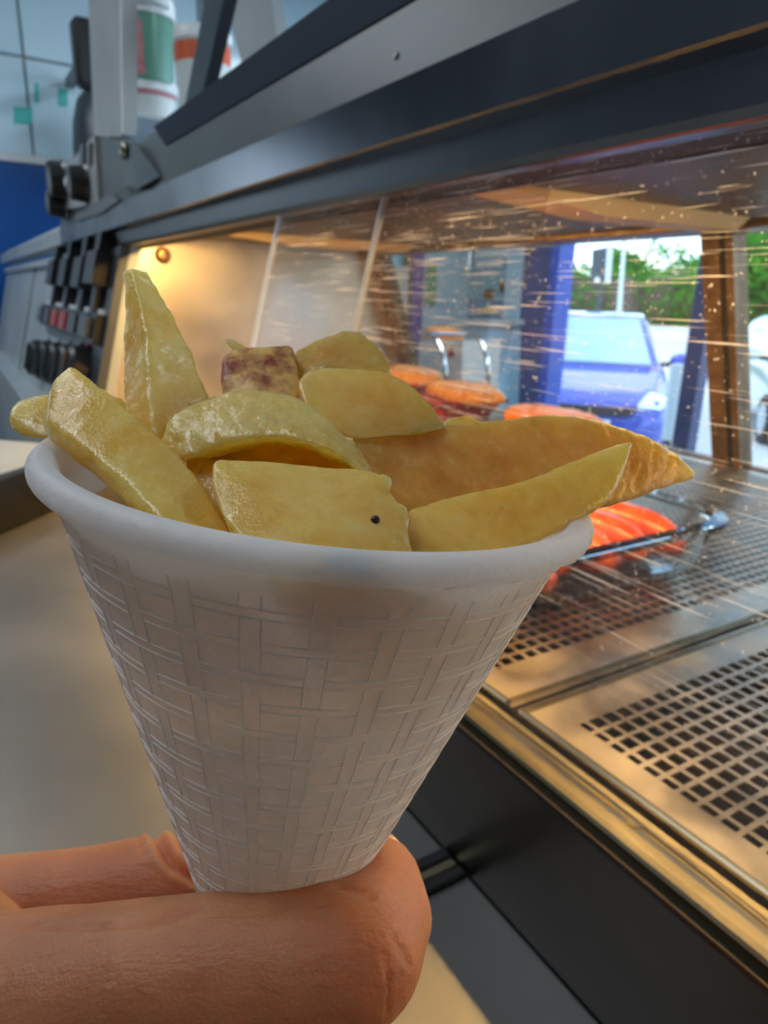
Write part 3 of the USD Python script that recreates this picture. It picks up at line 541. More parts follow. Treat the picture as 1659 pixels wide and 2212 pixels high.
def tree(d, px, py_top, wpx, label, seed, dark=False):
    g = np.random.default_rng(seed); top = deep(px, py_top, d); r = wpx * d / F / 2; zc = top[2] - r; b = (top[0], top[1], gz(d))
    t = thing('tree', label, 'tree', b); obj('trunk', tube([(b[0], b[1], b[2]), (b[0], b[1], zc)], [.25, .12], 7), M['bark'], t)
    rz = max(.5 * (zc + r - b[2]) - .3, r * .8) if zc - b[2] < 2.2 * r else r
    obj('crown', cat([leaves(1500, (b[0], b[1], top[2] - rz), (r, r, rz), .25, g, .4)] + [leaves(450, (b[0] + g.normal() * r * .5, b[1] + g.normal() * r * .5, top[2] - rz + g.normal() * rz * .4), (r * .5, r * .5, rz * .4), .24, g, .3) for _ in range(6)] + []), M['leaf'], t, False)
    part('twigs', cat([tube([(b[0], b[1], zc - .5), (b[0] + g.normal() * r * .5, b[1] + g.normal() * r * .5, zc + g.random() * r * .6)], [.07, .02], 5) for _ in range(9)]), M['bark'], t)
tree(62, 1252, 585, 80, 'low rounded tree behind the hedge, beside the blue door edge', 1)
tree(53, 1340, 535, 90, 'dark tree straight behind the road sign and pale pole', 2)
tree(70, 1440, 512, 230, 'broad tree rising over the brown roof', 3)
tree(24, 1650, 480, 260, 'near leafy tree seen past the cabinet\'s bronze bar', 4)
hs = thing('house', 'house with broad brown tiled roof behind the hedge', 'house', out(60, 4, gz(60)))
h0, h1 = deep(1392, 585, 60), deep(1560, 575, 60); dz = h0[2] - .2
ax = (h1 - h0); ax[2] = 0; ax /= np.linalg.norm(ax); nx_ = np.array([-ax[1], ax[0], 0]); nx_ = nx_ if nx_ @ fw > 0 else -nx_
A0, A1 = np.r_[h0[:2], 0.], np.r_[h1[:2], 0.] + ax * 3
def hp(p, z, n_=0, o=0): return np.r_[(p + nx_ * n_ + ax * o)[:2], z]
obj('walls', tm(hull([hp(p, z, n_) for p in (A0, A1) for z in (gz(60), dz - 2.4) for n_ in (-1.5, 6)])), mat('house_brick', (.40, .24, .17), .8), hs)
obj('roof', tm(hull([hp(A0, dz - 2.6, -2, -.5), hp(A1, dz - 2.6, -2), hp(A0, dz + .3, 2.2, .8), hp(A1, dz + .3, 2.2), hp(A0, dz - 2.6, 6.5, -.5), hp(A1, dz - 2.6, 6.5)])), mat('brown_roof_tile', (.34, .20, .15), .8, noise=(3, (.28, .16, .12), (.42, .26, .20))), hs)
M['sign_dark'] = mat('sign_back', (.035, .045, .06), .5); M['galv'] = mat('galvanised', (.55, .62, .64), .5)
rs = thing('road_sign', 'dark road sign board on a post by the pale road', 'road sign', deep(1292, 684, 30))
def flat(pts, d, t, m, n, p):
    P = [deep(*q, d) for q in pts]; obj(n, tm(hull([q + fw * o for q in P for o in (0, t)])), m, p)
flat(((1279, 540), (1318, 532), (1320, 610), (1276, 614)), 30, .06, M['sign_dark'], 'board', rs); flat(((1290, 600), (1299, 600), (1297, 690), (1289, 690)), 30.06, .08, M['sign_dark'], 'post', rs)
flat(((1312, 530), (1325, 528), (1318, 612), (1306, 612)), 29.9, .03, M['galv'], 'pale_strip', rs); c = deep(1290, 605, 29.9); obj('white_disc', lathe([(.11, 0), (.11, .03), (0, .03)], c, -fw, 20), M['white_plastic'], rs)
bl = thing('bollard', 'pale grey post standing by the blue car\'s front corner', 'bollard', deep(1445, 950, 5.2))
q0, q1 = deep(1447, 950, 5.2), deep(1465, 792, 5.2); obj('shaft', tube([q0, q1], .058, 14), M['galv'], bl); obj('cap', ball(q1, (.06, .06, .025), 2), M['galv'], bl)
lp = thing('lamp_post', 'slim pale lamp post right of the dark road sign', 'lamp post', deep(1337, 682, 32))
obj('shaft', tube([deep(1337, 684, 32), deep(1343, 600, 32), deep(1352, 470, 32)], [.12, .10, .07], 10), M['galv'], lp)
M['car_blue'] = mat('blue_car_paint', (.03, .07, .42), .22, .3, coat_weight=1.); M['car_pale'] = mat('pale_car_paint', (.42, .52, .52), .25, .3, coat_weight=1.)
M['car_glass'] = mat('car_window', (.30, .46, .54), .04, coat_weight=1.); M['lampglass'] = mat('headlamp_lens', (.75, .80, .85), .1, coat_weight=1.); M['tyre'] = mat('tyre', (.02, .02, .02), .8)  # window colour is pale cyan: sky reflection painted in
def car(base, fwd, paint, label):
    x = np.r_[fwd[:2], 0]; x /= np.linalg.norm(x); y = np.array([-x[1], x[0], 0]); B = np.stack([x, y, [0, 0, 1.]])
    t = thing('car', label, 'car', base)
    def w(p): return np.asarray(base) + np.asarray(p, float) @ B
    def hl(pts, sym=True): return hull(w([q for p in pts for q in ((p, (p[0], -p[1], p[2])) if sym else (p,))]))
    body = hl([(2.02, .55, .30), (2.05, .60, .50), (1.98, .70, .66), (1.75, .80, .30), (1.6, .86, .62), (.95, .80, .96), (1.80, .62, .78), (.95, .86, .80), (-1.9, .84, .85), (-2.0, .75, .45), (-1.9, .86, .35), (.9, .88, .30)])
    cabin = hl([(1.05, .76, .94), (-1.85, .76, .92), (.25, .60, 1.46), (-1.35, .58, 1.46), (-.5, .64, 1.49)])
    b = tm((body + cabin).refine_to_length(.18)); trimesh.smoothing.filter_taubin(b, iterations=6)
    obj('body', b, paint, t, 40)
    n = np.array([.52, 0, .80]); n /= np.linalg.norm(n)
    def glassp(pts, out_): return tm(hull(w([np.array(p) + np.array(out_) * o for p in pts for o in (-.02, .012)])))
    obj('windscreen', glassp([(1.0, .66, .99), (1.0, -.66, .99), (.30, .54, 1.42), (.30, -.54, 1.42)], n), M['car_glass'], t)
    for s in (1, -1):
        obj('side_window', glassp([(.72, s * .752, 1.0), (-1.4, s * .745, 1.0), (.18, s * .64, 1.40), (-1.1, s * .63, 1.40)], (0, s, .25)), M['car_glass'], t)
        obj('headlamp', tm(hull(w([(1.98, s * .50, .64), (1.93, s * .70, .66), (1.70, s * .80, .74), (1.72, s * .62, .80), (2.02, s * .48, .70), (1.86, s * .56, .78)]))), M['lampglass'], t)
        m_ = obj('wing_mirror', ball(w((.72, s * .98, 1.03)), (.11, .12, .08), 2), paint, t)
        part('mirror_arm', tube(w([(.78, s * .76, .98), (.74, s * .95, 1.0)]), .03, 6), M['black'], m_)
        for xx in (1.3, -1.25): 
            wh = obj('wheel', lathe([(.10, -.10), (.29, -.10), (.31, -.08), (.31, .08), (.29, .10), (.10, .10)], w((xx, s * .78, .31)), y, 24), M['tyre'], t); part('hub_cap', lathe([(.19, -.105), (.19, .105), (0, .11)][:3], w((xx, s * .78, .31)), y * s, 20), M['galv'], wh)
    obj('grille', tm(hull(w([(2.05, s * yy, z) for s in (1, -1) for yy, z in ((.42, .60), (.50, .68))] + [(1.98, .42, .60), (1.98, -.42, .68)]))), M['black'], t)
    obj('lower_grille', tm(hull(w([(xx, s * .5, z) for xx in (2.0, 2.055) for s in (1, -1) for z in (.30, .42)]))), M['black'], t)
    obj('number_plate', tm(hull(w([(xx, s * .26, z) for xx in (2.06, 2.075) for s in (1, -1) for z in (.45, .56)]))), M['white_plastic'], t)
cd = -fw * 1 + rt_ * .07; cd /= np.linalg.norm(cd)
cp = deep(1258, 800, 8.3); car(np.r_[cp[:2], -.29], cd, M['car_blue'], 'bright blue hatchback parked facing the shop front, seen through the cabinet')
cp = deep(1765, 800, 9.2); car(np.r_[cp[:2], -.29], cd, M['car_pale'], 'pale silver-green car at the right edge of the picture, past the bronze bar')

# ------------------------------------------------------------------ the foam cup
CC = cam2w((-.01032896, .00697828, -.11822997)); CA = vcam((.13721759, .95622737, .25845804)); E1 = vcam((.05903055, -.26835651, .96150932)); E2 = np.cross(CA, E1)
def rad(s): return .043 - .33 * s
def cupP(deg, frac, s):
    t = math.radians(deg); return CC - CA * s + rad(s) * frac * (math.cos(t) * E1 + math.sin(t) * E2)
foam = {'g': ('geometry', {}), 'v': ('voronoi_texture', {'scale': 700.}), 'n': ('noise_texture', {'scale': 260., 'detail': 3.}), 'a': ('math', {'math_type': 'add'}), 'b': ('bump', {'strength': .22, 'distance': .0005}),
        'p': ('principled_bsdf', {'base_color': (.66, .615, .605), 'roughness': .55, 'subsurface_weight': .55, 'subsurface_radius': (1., .75, .6), 'subsurface_scale': .006, 'specular_ior_level': .35})}
M['foam'] = usdkit.material(stage, '/World/Looks/foam', foam, [('g.position', 'v.vector'), ('g.position', 'n.vector'), ('v.distance', 'a.value1'), ('n.fac', 'a.value2'), ('a.value', 'b.height'), ('b.normal', 'p.normal')], surface='p.BSDF')
cup = thing('foam_cup', 'tapered white foam cup with embossed basket-weave sides, full of chips', 'cup', CC)
prof = [(0., -.0960), (.0060, -.0957), (.0092, -.0946), (.0118, -.0925)] + [(rad(s), -s) for s in (.0885, .08, .06, .04, .02, .012, .0085)] + [(.0410, -.0060), (.0420, -.0044), (.0432, -.0034)]
prof += [(.0433 + .0019 * math.sin(t), -.0012 - .0021 * math.cos(t)) for t in np.radians(np.linspace(20, 178, 11))]
prof += [(.0419, .0006), (.0408, -.0008), (.0402, -.003)] + [(rad(s) - .0022, -s) for s in (.008, .02, .05, .08, .0885)] + [(.0095, -.0915), (.006, -.0928), (0., -.093)]
cm = lathe(prof, CC, CA, 220, E1); v = cm.vertices; h = (v - CC) @ CA
rim = np.exp(-((h + .003) / .0016) ** 2); dirs = v - CC - np.outer(h, CA); dl = np.linalg.norm(dirs, axis=1, keepdims=True); ang = np.degrees(np.arctan2(dirs @ E2, dirs @ E1))
crinkle = rim * np.clip((ang - 5) / 20, 0, 1) * (ang < 95) * (dl[:, 0] > .0405) * (meshkit.noise(np.c_[ang * .7, h * 2500, 0 * h], 2) - .45) * .0012
cm.vertices = v + dirs / np.maximum(dl, 1e-9) * crinkle[:, None]
obj('cup_wall', cm, M['foam'], cup, 50)
# embossed weave: pairs of fine ridges, plain-weave over and under
ridges = []
def ridge(line, w=.00019, hgt=.00017):                   # line: list of (angle deg, s)
    P = np.array([cupP(a, 1., s) for a, s in line]); N = np.array([math.cos(math.radians(a)) * E1 + math.sin(math.radians(a)) * E2 + CA * .33 * -1 * -0 for a, s in line])
    T = np.gradient(P, axis=0); T /= np.linalg.norm(T, axis=1, keepdims=True); B = np.cross(N, T)
    V = np.concatenate([P + B * w - N * .0001, P + B * w * .4 + N * hgt, P - B * w * .4 + N * hgt, P - B * w - N * .0001]); n = len(P); Fc = []
    for k in range(3):
        for i in range(n - 1):
            a, b, c, d = k * n + i, k * n + i + 1, (k + 1) * n + i + 1, (k + 1) * n + i; Fc += [[a, b, c], [a, c, d]]
    t_ = trimesh.Trimesh(V, Fc, process=False)
    if (t_.face_normals[len(t_.faces) // 2] @ N[n // 2]) < 0: t_.invert()
    ridges.append(t_)
AP, AH, RP, RH = 360 / 28, 2.0, .00513, .00070
row = lambda i: .00965 + i * RP
for j in range(28):
    th = 3.2 + j * AP
    dth = (th + 180) % 360 - 180
    if -178 < dth < -150: continue
    for i in range(-1, 18):
        jit = lambda: rng.normal() * .12
        if (i + j) % 2 == 0:                             # the upright band passes over row i
            s0 = row(i - 1) + RH if i > 0 else (.0068 if i == 0 else None)
            s1 = min(row(i + 1) - RH, .0905) if i >= 0 else row(0) - RH
            if i == -1: s0 = .0068
            if s1 > s0:
                for sg in (-1, 1): ridge([(th + sg * AH + jit() * .5, s) for s in np.linspace(s0, s1, 4)])
        elif i >= 0 and row(i) < .090:                   # row i passes over the upright band
            for sg in (-1, 1): ridge([(a, row(i) + sg * RH + rng.normal() * .00002) for a in np.linspace(th - AP + AH, th + AP - AH, 10)])
obj('weave_relief', cat(ridges), usdkit.material(stage, '/World/Looks/foam_ridge', {'d': ('diffuse_bsdf', {'color': (.93, .90, .88)}), 't': ('translucent_bsdf', {'color': (.95, .92, .9)}), 'm': ('mix_closure', {'fac': .5})}, [('d.BSDF', 'm.closure1'), ('t.BSDF', 'm.closure2')], surface='m.closure'), cup, 60, kind='stuff')  # same foam as the wall, coloured paler: light caught on the ridges painted in
CUP_SOLID = mf(lathe([(0., -.0962), (.0063, -.0958), (.0094, -.0947), (.0120, -.0925)] + [(rad(s) + .0001, -s) for s in (.0885, .05, .0045)] + [(.0452, -.002), (.0440, .0012), (.0412, .0006), (.0404, -.003), (rad(.008) - .0023, -.008), (rad(.0885) - .0023, -.0885), (.006, -.0926), (0., -.0928)], CC, CA, 96, E1))
CUP_FILLED = mf(lathe([(0., -.0963), (.0064, -.0959), (.0095, -.0948), (.0121, -.0925)] + [(rad(s) + .0002, -s) for s in (.0885, .05, .0045)] + [(.0455, -.002), (.0440, .0016), (0., .0016)], CC, CA, 96, E1))

# ------------------------------------------------------------------ chips
def chip_mat(name, pale, gold, rough=.34):
    n = {'g': ('geometry', {}), 'n': ('noise_texture', {'scale': 95., 'detail': 5., 'roughness': .6}), 'r': ('rgb_ramp', {'ramp': [(.33, gold), (.64, pale)]}),
         'e': ('rgb_ramp', {'ramp': [(.50, (0, 0, 0)), (.60, (1, 1, 1))]}), 'em': ('mix_color', {'b': (.80, .58, .22)}), 'f1': ('noise_texture', {'scale': 420., 'detail': 3.}), 'f2': ('noise_texture', {'scale': 1500., 'detail': 2.}),
         'sp': ('mix_color', {'b': (.78, .58, .26)}), 'sr': ('map_range', {'from_min': .58, 'from_max': .75, 'to_min': 0., 'to_max': .4, 'clamp': True}), 'ad': ('math', {'math_type': 'add'}), 'b': ('bump', {'strength': .28, 'distance': .0006}), 'rr': ('map_range', {'from_min': .3, 'from_max': .7, 'to_min': rough - .12, 'to_max': rough + .16, 'clamp': True}),
         'p': ('principled_bsdf', {'subsurface_weight': .62, 'subsurface_radius': (.9, .52, .2), 'subsurface_scale': .004, 'specular_ior_level': .5, 'coat_weight': .2, 'coat_roughness': .18})}
    l = [('g.position', 'n.vector'), ('g.position', 'f1.vector'), ('g.position', 'f2.vector'), ('n.fac', 'r.fac'), ('g.pointiness', 'e.fac'), ('e.color', 'em.fac'), ('r.color', 'sp.a'), ('f1.fac', 'sr.value'), ('sr.result', 'sp.fac'), ('sp.result', 'em.a'), ('em.result', 'p.base_color'),
         ('f1.fac', 'ad.value1'), ('f2.fac', 'ad.value2'), ('ad.value', 'b.height'), ('b.normal', 'p.normal'), ('f1.fac', 'rr.value'), ('rr.result', 'p.roughness')]
    return usdkit.material(stage, f'/World/Looks/{name}', n, l, surface='p.BSDF')
M['chip'] = chip_mat('chip', (.89, .515, .12), (.74, .36, .04)); M['chip_gold'] = chip_mat('golden_chip', (.66, .38, .07), (.50, .25, .028)); M['chip_pale'] = chip_mat('pale_chip', (.89, .55, .165), (.74, .39, .06))
M['char'] = mat('browned_crust', rough=.45, noise=(130, (.26, .045, .012), (.78, .48, .14), 5, (.40, .56)), bump=(500, .5, .0008), subsurface_weight=.2, subsurface_scale=.002)
made = []
def pts3(lst): return [deep(*p) if len(p) == 3 else np.asarray(p[1]) for p in lst]
def C_(deg, frac, s): return ('c', cupP(deg, frac, s))
def chip(label, pieces, m='chip', seed=0, it=4, amp=.00042, fine=.0010, extra=None):
    man = m3.Manifold()
    if isinstance(pieces, m3.Manifold): man, pieces = pieces, []
    for pc in pieces:
        P = np.array(pts3(pc)); c = P.mean(0); man += hull(c + (P - c) * (1.05 if len(pieces) > 1 else 1.))
    for bx, by, bd, br in (extra or ()): man += m3.Manifold.sphere(br, 20).translate(tuple(deep(bx, by, bd)))
    man = man - CUP_SOLID
    for o in made:
        man = man - o
    parts = man.decompose()
    if len(parts) > 1: man = max(parts, key=lambda q: q.volume())
    made.append(man)
    t = tm(man.refine_to_length(fine)); t = trimesh.Trimesh(t.vertices, t.faces, process=True)
    smooth_noise(t, it, amp, 260, seed); t = smooth_noise(t, 1, amp * .35, 1100, seed + 5)
    chip.last = t; return obj('chip', t, M[m], None, True, label=label, cat='chip', group='chips in the cup')
def loft4(secs, n=9, k=4, bow=.06):
    S_ = np.array([pts3(q) for q in secs]); m = len(S_); t = np.r_[0, np.cumsum(np.linalg.norm(np.diff(S_.mean(1), axis=0), axis=1))]
    from scipy.interpolate import PchipInterpolator
    P = PchipInterpolator(t, S_, axis=0)(np.linspace(0, t[-1], n * (m - 1) + 1)); rings = []
    for q in P:
        c = q.mean(0); r = []
        for i in range(len(q)):
            a, b = q[i], q[(i + 1) % len(q)]
            for u in np.arange(k) / k: x = a + (b - a) * u; r.append(x + (x - c) * bow * 4 * u * (1 - u))
        rings.append(r)
    n_ = len(rings[0]); V = np.vstack(rings); Fc = []
    for i in range(len(rings) - 1):
        for j in range(n_):
            a, b, c, d = i * n_ + j, i * n_ + (j + 1) % n_, (i + 1) * n_ + (j + 1) % n_, (i + 1) * n_ + j; Fc += [[a, b, c], [a, c, d]]
    e = len(V); V = np.vstack([V, np.mean(rings[0], 0), np.mean(rings[-1], 0)]); l = (len(rings) - 1) * n_
    for j in range(n_): Fc += [[e, (j + 1) % n_, j], [e + 1, l + j, l + (j + 1) % n_]]
    t_ = trimesh.Trimesh(V, Fc, process=False)
    if t_.volume < 0: t_.invert()
    return mf(t_)
def front(poly, back, depth=.011, k=.93):
    """front face points (x, y, depth) and a shrunken copy behind: list of points for one hull"""
    c = np.mean([(p[0], p[1]) for p in poly], 0); b = [(c[0] + (x - c[0]) * k, c[1] + (y - c[1]) * k, d + depth) for x, y, d in poly]
    return list(poly) + b + list(back)
# front-left long chip, ridge down its length
chip('long pale chip leaning over the left of the cup rim, with a blunt upper end', loft4([
    [(150, 789, .113), (120, 812, .112), (108, 850, .113), (150, 830, .121)], [(195, 818, .111), (105, 905, .106), (98, 937, .110), (200, 880, .121)], [(262, 872, .108), (160, 952, .101), (150, 984, .106), (250, 950, .118)],
    [(353, 951, .104), (268, 1037, .0945), (225, 1046, .100), (330, 1040, .113)], [(434, 1040, .0995), (347, 1115, .089), (285, 1102, .094), (400, 1130, .107)], [(503, 1158, .093), (440, 1205, .086), (370, 1195, .090), (470, 1220, .100)]]), 'chip', 1, it=3)
chip('short rounded chip end poking out past the far left of the rim', [[(18, 893, .121), (30, 872, .124), (62, 858, .126), (110, 850, .126), (24, 925, .121), (50, 942, .120), (95, 948, .119), (230, 870, .126), (262, 858, .128), (290, 905, .124), (200, 955, .119)] + [(40, 880, .132), (70, 940, .130), (270, 880, .136), (250, 940, .132)]], 'chip', 2)
big = chip('big front chip with a small dark spot, resting on the near rim', [
    [(462, 992, .0945), (455, 1030, .092), (520, 1008, .094), (640, 1025, .093), (745, 1026, .093), (805, 1014, .0945), (845, 1065, .092), (872, 1125, .0885), (893, 1200, .0855), (888, 1225, .0845), (800, 1215, .080), (680, 1200, .079), (540, 1180, .0815), (478, 1120, .086)] + [(470, 1000, .105), (640, 1030, .108), (790, 1030, .108), (870, 1120, .104)] + [C_(8, .86, .012), C_(25, .86, .010), C_(-8, .82, .012), C_(10, .4, .016), C_(34, .7, .012)]], 'chip', 3, it=5, extra=((853, 1165, .0868, .0017), (828, 1045, .0945, .0013), (862, 1110, .0905, .0013), (745, 1120, .0905, .0016), (790, 1185, .0845, .0015)))
bigm = chip.last
chip('arched chip with pitted skin lying across the middle of the cup', loft4([
    [(343, 958, .110), (352, 992, .108), (360, 992, .114), (350, 960, .115)], [(375, 902, .110), (395, 990, .105), (410, 995, .115), (385, 905, .120)], [(440, 864, .111), (455, 970, .103), (460, 985, .114), (445, 870, .122)], [(530, 847, .111), (525, 951, .1015), (525, 970, .113), (530, 855, .122)],
    [(605, 853, .110), (600, 944, .101), (600, 962, .112), (605, 860, .121)], [(672, 877, .109), (660, 954, .100), (660, 972, .110), (672, 884, .119)], [(730, 930, .107), (712, 974, .0995), (712, 990, .109), (730, 936, .116)], [(776, 980, .105), (757, 1000, .0995), (758, 1010, .107), (776, 985, .112)], [(798, 1012, .103), (786, 1018, .0995), (786, 1022, .105), (798, 1016, .107)]]), 'chip_pale', 4, it=5, amp=.0009)
chip('tall upright chip standing highest at the left of the pile', loft4([
    [(264, 588, .127), (288, 580, .125), (320, 584, .128), (290, 585, .133)], [(269, 640, .125), (303, 650, .121), (346, 630, .127), (305, 640, .135)], [(268, 710, .124), (315, 712, .118), (385, 700, .125), (320, 705, .136)], [(267, 790, .122), (318, 800, .1145), (422, 776, .123), (330, 790, .135)],
    [(268, 880, .119), (325, 892, .1115), (456, 866, .119), (350, 880, .132)], [(300, 970, .116), (345, 975, .109), (452, 960, .115), (370, 970, .128)]]), 'chip_pale', 5, it=3, amp=.0006)
chip('blocky chip end browned dark red on its cut face', [[(478, 772, .132), (490, 760, .133), (535, 750, .134), (600, 747, .135), (632, 748, .136), (640, 800, .132), (652, 862, .128), (600, 880, .124), (480, 880, .126), (478, 820, .129)] + [(500, 760, .146), (625, 755, .148), (650, 870, .140), (490, 880, .140)]], 'char', 6, it=5)
chip('broad chip slice with a curved golden edge, right of the browned chip', [[(640, 830, .128), (665, 803, .130), (700, 794, .131), (760, 796, .131), (830, 802, .131), (885, 832, .129), (930, 870, .127), (966, 925, .124), (900, 940, .121), (770, 950, .118), (690, 930, .118), (660, 880, .122)] + [(680, 800, .141), (830, 810, .142), (950, 920, .136), (720, 930, .132)]], 'chip', 7)
chip('crumpled glossy chip on top of the pile at the back', [[(628, 772, .142), (650, 752, .144), (700, 728, .147), (745, 708, .149), (775, 712, .150), (800, 735, .149), (822, 762, .147), (850, 800, .144), (838, 806, .142), (760, 800, .139), (690, 800, .137), (645, 830, .136), (700, 770, .143), (760, 745, .145)] + [(650, 770, .152), (745, 725, .157), (830, 800, .153), (660, 830, .146)]], 'chip_gold', 8, it=5, amp=.0009)
chip('slim pointed chip in front at the right, tip raised above the rim', loft4([
    [(880, 1100, .098), (880, 1228, .0865), (890, 1232, .098), (890, 1112, .106)], [(1000, 1067, .1035), (1000, 1214, .092), (1005, 1218, .102), (1005, 1080, .111)], [(1100, 1048, .107), (1100, 1190, .0975), (1105, 1192, .106), (1105, 1058, .114)], [(1200, 1013, .110), (1205, 1142, .1035), (1205, 1144, .111), (1202, 1022, .116)],
    [(1290, 977, .1125), (1292, 1094, .108), (1290, 1094, .113), (1290, 984, .1165)], [(1342, 960, .1135), (1336, 1040, .111), (1336, 1040, .1145), (1342, 964, .1165)], [(1365, 958, .1142), (1360, 972, .1138), (1361, 971, .1155), (1364, 960, .1158)]]), 'chip', 9, it=3)
chip('large pointed wedge chip jutting out over the right of the rim', loft4([
    [(760, 948, .119), (770, 1080, .112), (775, 1085, .124), (765, 958, .131)], [(870, 931, .123), (870, 1110, .115), (875, 1112, .127), (875, 942, .136)], [(1000, 918, .127), (1000, 1112, .118), (1005, 1112, .130), (1005, 930, .140)], [(1100, 905, .130), (1100, 1112, .121), (1105, 1112, .132), (1105, 918, .142)], [(1200, 899, .132), (1200, 1108, .123), (1205, 1106, .133), (1205, 910, .143)],
    [(1300, 915, .133), (1300, 1093, .127), (1302, 1092, .135), (1302, 925, .143)], [(1400, 948, .135), (1400, 1062, .132), (1402, 1060, .139), (1402, 955, .142)], [(1465, 986, .137), (1462, 1043, .136), (1464, 1042, .140), (1466, 990, .142)], [(1504, 1020, .1385), (1502, 1028, .1385), (1503, 1027, .140), (1504, 1022, .1402)]]), 'chip_gold', 10, it=3, amp=.0006)
chip('golden chip deep in the cup, seen between the two front chips', [[(400, 985, .110), (480, 1000, .106), (500, 1150, .098), (430, 1080, .104), (420, 1150, .103), (560, 1010, .110), (560, 1150, .103)] + [C_(-30, .5, .02), C_(0, .4, .02), (450, 1000, .125), (560, 1020, .125)]], 'chip_gold', 11)
chip('thin sliver of chip sticking out behind the browned chip', [[(486, 738, .146), (489, 730, .147), (505, 734, .147), (540, 752, .147), (545, 772, .146), (510, 765, .146)] + [(492, 736, .151), (540, 765, .152)]], 'chip_pale', 12, it=2, amp=.0002, fine=.0006)
chip('chip end just showing over the long wedge chip', [[(955, 912, .146), (985, 899, .148), (1015, 898, .148), (1042, 910, .147), (1040, 960, .142), (960, 960, .142)] + [(985, 905, .155), (1035, 915, .155), (1000, 960, .150)]], 'chip_gold', 13, it=6)
chip('golden chip lying low under the arched chip', [[(425, 950, .114), (765, 950, .114), (790, 1060, .106), (440, 1060, .106)] + [(425, 960, .126), (770, 960, .126), C_(20, .4, .014), C_(-20, .4, .014)]], 'chip_gold', 14)
chip('golden chip buried against the left inner wall of the cup', [[C_(-100, .9, .008), C_(-80, .92, .007), C_(-60, .92, .009), C_(-42, .88, .013), C_(-75, .55, .010), C_(-55, .5, .016), C_(-95, .6, .02), C_(-65, .7, .026)]], 'chip_gold', 15)  # added chip: its gold stands for bounce light on the inner wall
# dark eye on the big front chip
def to_px(P):
    c = (np.asarray(P) - EYE) @ R; return np.stack([PP[0] - F * c[:, 0] / c[:, 2], PP[1] + F * c[:, 1] / c[:, 2]], 1), -c[:, 2]
uv, dd = to_px(bigm.vertices); k = np.where(np.hypot(uv[:, 0] - 817, uv[:, 1] - 1101) < 25)[0]; ey = bigm.vertices[k[np.argmin(dd[k])]]
a_, b_, n_ = frame_of(EYE - ey); th = np.linspace(0, 2 * math.pi, 14, endpoint=False); rr = .00055 * (1 + .1 * np.sin(2 * th + 1))
obj('dark_eye', tm(hull(np.vstack([ey + n_ * o + s_ * rr[:, None] * (np.cos(th)[:, None] * a_ + 1.15 * np.sin(th)[:, None] * b_) for o, s_ in ((-.0010, 1.), (.0003, 1.), (.0006, .6))]))), mat('dark_spot', (.02, .008, .003), .4), big, True)

# ------------------------------------------------------------------ the hand
skin = {'g': ('geometry', {}), 'n': ('noise_texture', {'scale': 60., 'detail': 4.}), 'r': ('rgb_ramp', {'ramp': [(.3, (.35, .135, .062)), (.7, (.47, .205, .095))]}),
        'mp': ('mapping', {'scale': (1., 1., 1.), 'rotation': (0., .0, .55)}), 'm2': ('mapping', {'scale': (3.2, .6, .7)}), 'w': ('noise_texture', {'scale': 420., 'detail': 3.}), 'v': ('voronoi_texture', {'scale': 1500.}), 'ad': ('math', {'math_type': 'multiply_add', 'value2': .35}),
        'b': ('bump', {'strength': .42, 'distance': .0006}), 'p': ('principled_bsdf', {'roughness': .54, 'subsurface_weight': .5, 'subsurface_radius': (1., .35, .18), 'subsurface_scale': .0035, 'specular_ior_level': .45})}
M['skin'] = usdkit.material(stage, '/World/Looks/skin', skin, [('g.position', 'n.vector'), ('n.fac', 'r.fac'), ('r.color', 'p.base_color'), ('g.position', 'mp.vector'), ('mp.vector', 'm2.vector'), ('m2.vector', 'w.vector'), ('g.position', 'v.vector'),
    ('v.distance', 'ad.value1'), ('w.fac', 'ad.value3'), ('ad.value', 'b.height'), ('b.normal', 'p.normal')], surface='p.BSDF')
J = dict(T0=(-330, 2400, .150, .022), T1=(-60, 2190, .122, .0156), T1b=(330, 2118, .1150, .0122), T2=(762, 2062, .1145, .0112), T2b=(818, 1985, .1240, .0094), T3=(818, 1905, .1365, .0083), T4=(812, 1885, .146, .0068),
    I0=(-150, 2010, .160, .0145), I0b=(120, 1935, .160, .0098), I1=(385, 1897, .161, .0098), I2=(565, 1935, .1655, .0086), I3=(690, 1950, .158, .0076),
    M0=(-170, 2180, .174, .0148), M1=(400, 2085, .178, .0100), M2=(600, 2095, .174, .0090), M3=(715, 2090, .158, .0080),
    R0=(-190, 2350, .182, .0140), R1=(370, 2265, .184, .0096), R2=(570, 2270, .176, .0088), R3=(650, 2255, .158, .0078),
    P0=(-210, 2500, .186, .0125), P1=(300, 2420, .186, .0084), P2=(470, 2410, .176, .0076), P3=(530, 2395, .160, .0068),
    W0=(-760, 2300, .172, .027), W1=(-780, 2480, .178, .026), A0=(-1900, 2230, .25, .034))
sph = m3.Manifold.sphere(1.0, 28)
def sp_(k):
    x, y, d, r = J[k]; return sph.scale((r, r, r)).translate(tuple(deep(x, y, d)))
def bone(*ks): return m3.Manifold.batch_hull([sp_(k) for k in ks])
hand = m3.Manifold()
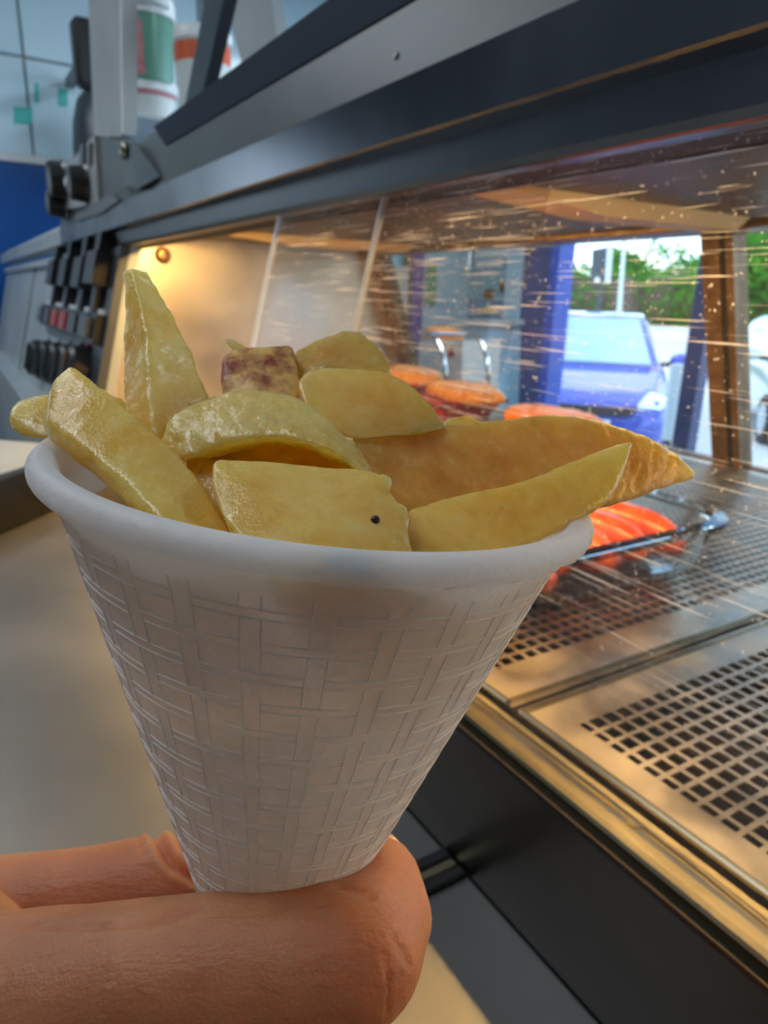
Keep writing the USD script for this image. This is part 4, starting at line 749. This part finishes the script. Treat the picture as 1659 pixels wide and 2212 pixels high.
for b in (('T0', 'T1'), ('T1', 'T1b'), ('T1b', 'T2'), ('T2', 'T2b'), ('T2b', 'T3'), ('T3', 'T4'), ('I0', 'I0b'), ('I0b', 'I1'), ('I1', 'I2'), ('I2', 'I3'), ('M0', 'M1'), ('M1', 'M2'), ('M2', 'M3'), ('R0', 'R1'), ('R1', 'R2'), ('R2', 'R3'), ('P0', 'P1'), ('P1', 'P2'), ('P2', 'P3'),
          ('I0', 'M0', 'W0'), ('M0', 'R0', 'W0', 'W1'), ('R0', 'P0', 'W1'), ('T0', 'W0', 'W1'), ('T0', 'M0', 'I0', 'W0'), ('T0', 'R0', 'P0', 'W1'), ('T1', 'T0', 'I0'), ('W0', 'W1', 'A0')): hand += bone(*b)
ht = tm(hand.refine_to_length(.0021)); ht = trimesh.Trimesh(ht.vertices, ht.faces, process=True)
smooth_noise(ht, 16, .0004, 90, 21)
t2_ = mf(ht).refine_to_length(.0013); ht = tm(t2_); ht = trimesh.Trimesh(ht.vertices, ht.faces, process=True)
uv, dd = to_px(ht.vertices); nv = ht.vertex_normals; disp = np.zeros(len(uv))
def crease(pts, wpx, amp, dmin, dmax, bulge=.45):
    p = np.asarray(pts, float); best = np.full(len(uv), 1e9)
    for a, b in zip(p[:-1], p[1:]):
        t = np.clip(((uv - a) @ (b - a)) / ((b - a) @ (b - a)), 0, 1); best = np.minimum(best, np.linalg.norm(uv - a - t[:, None] * (b - a), axis=1))
    m = (dd > dmin) & (dd < dmax) & (uv[:, 0] > -200)
    disp[m] += (-amp * np.exp(-(best / wpx) ** 2) + amp * bulge * np.exp(-((best - 2.2 * wpx) / (1.3 * wpx)) ** 2))[m]
crease([(328, 1796), (350, 1835), (375, 1870), (432, 1905)], 9, .0013, .14, .18)
crease([(378, 1790), (398, 1835), (425, 1862)], 8, .0012, .14, .18); crease([(300, 1810), (318, 1845)], 7, .0005, .14, .18)
crease([(730, 1914), (765, 1921), (802, 1936)], 9, .0006, .09, .145, 0.)
crease([(826, 2050), (838, 2090), (842, 2140), (836, 2190)], 5, .00045, .09, .14); crease([(848, 2020), (872, 2060), (884, 2090)], 5, .0004, .09, .14); crease([(858, 2100), (862, 2130), (856, 2160)], 4, .0003, .09, .14)
crease([(60, 2000), (200, 2003), (330, 1992), (440, 1955)], 8, .0006, .10, .15, .2)
for k in range(11): crease([(40 + 26 * k, 1845 + 4 * k % 9), (55 + 27 * k, 1930), (80 + 27 * k, 1985)], 4, .00012, .14, .18)
for k in range(14): crease([(20 + 30 * k, 2020), (12 + 30 * k, 2110), (0 + 30 * k, 2200)], 5, .00010, .09, .145)
ht.vertices = ht.vertices + nv * disp[:, None]
hm = mf(ht) - CUP_FILLED
if hm.is_empty(): hm = mf(ht)
hm = max(hm.decompose(), key=lambda q: q.volume())
hd = obj('hand', tm(hm), M['skin'], None, 60, label='bare hand gripping the foot of the cup, thumb bent around the front', cat='hand')
nd = vcam((.55, .05, -.83)); nd /= np.linalg.norm(nd); nc = deep(814, 1893, .143) + nd * .0068
na, nb, _ = frame_of(nd); up_ = vcam((-.1, .6, -.4)); up_ -= nd * (up_ @ nd); up_ /= np.linalg.norm(up_); sd = np.cross(nd, up_)
obj('thumb_nail', tm(hull([nc + up_ * .0058 * math.sin(t) + sd * .0048 * math.cos(t) + nd * (o - .0016 * math.cos(t) ** 2) for t in np.linspace(0, 2 * math.pi, 24) for o in (-.0012, .0004)])), mat('nail', (.62, .36, .27), .25), hd, 40)
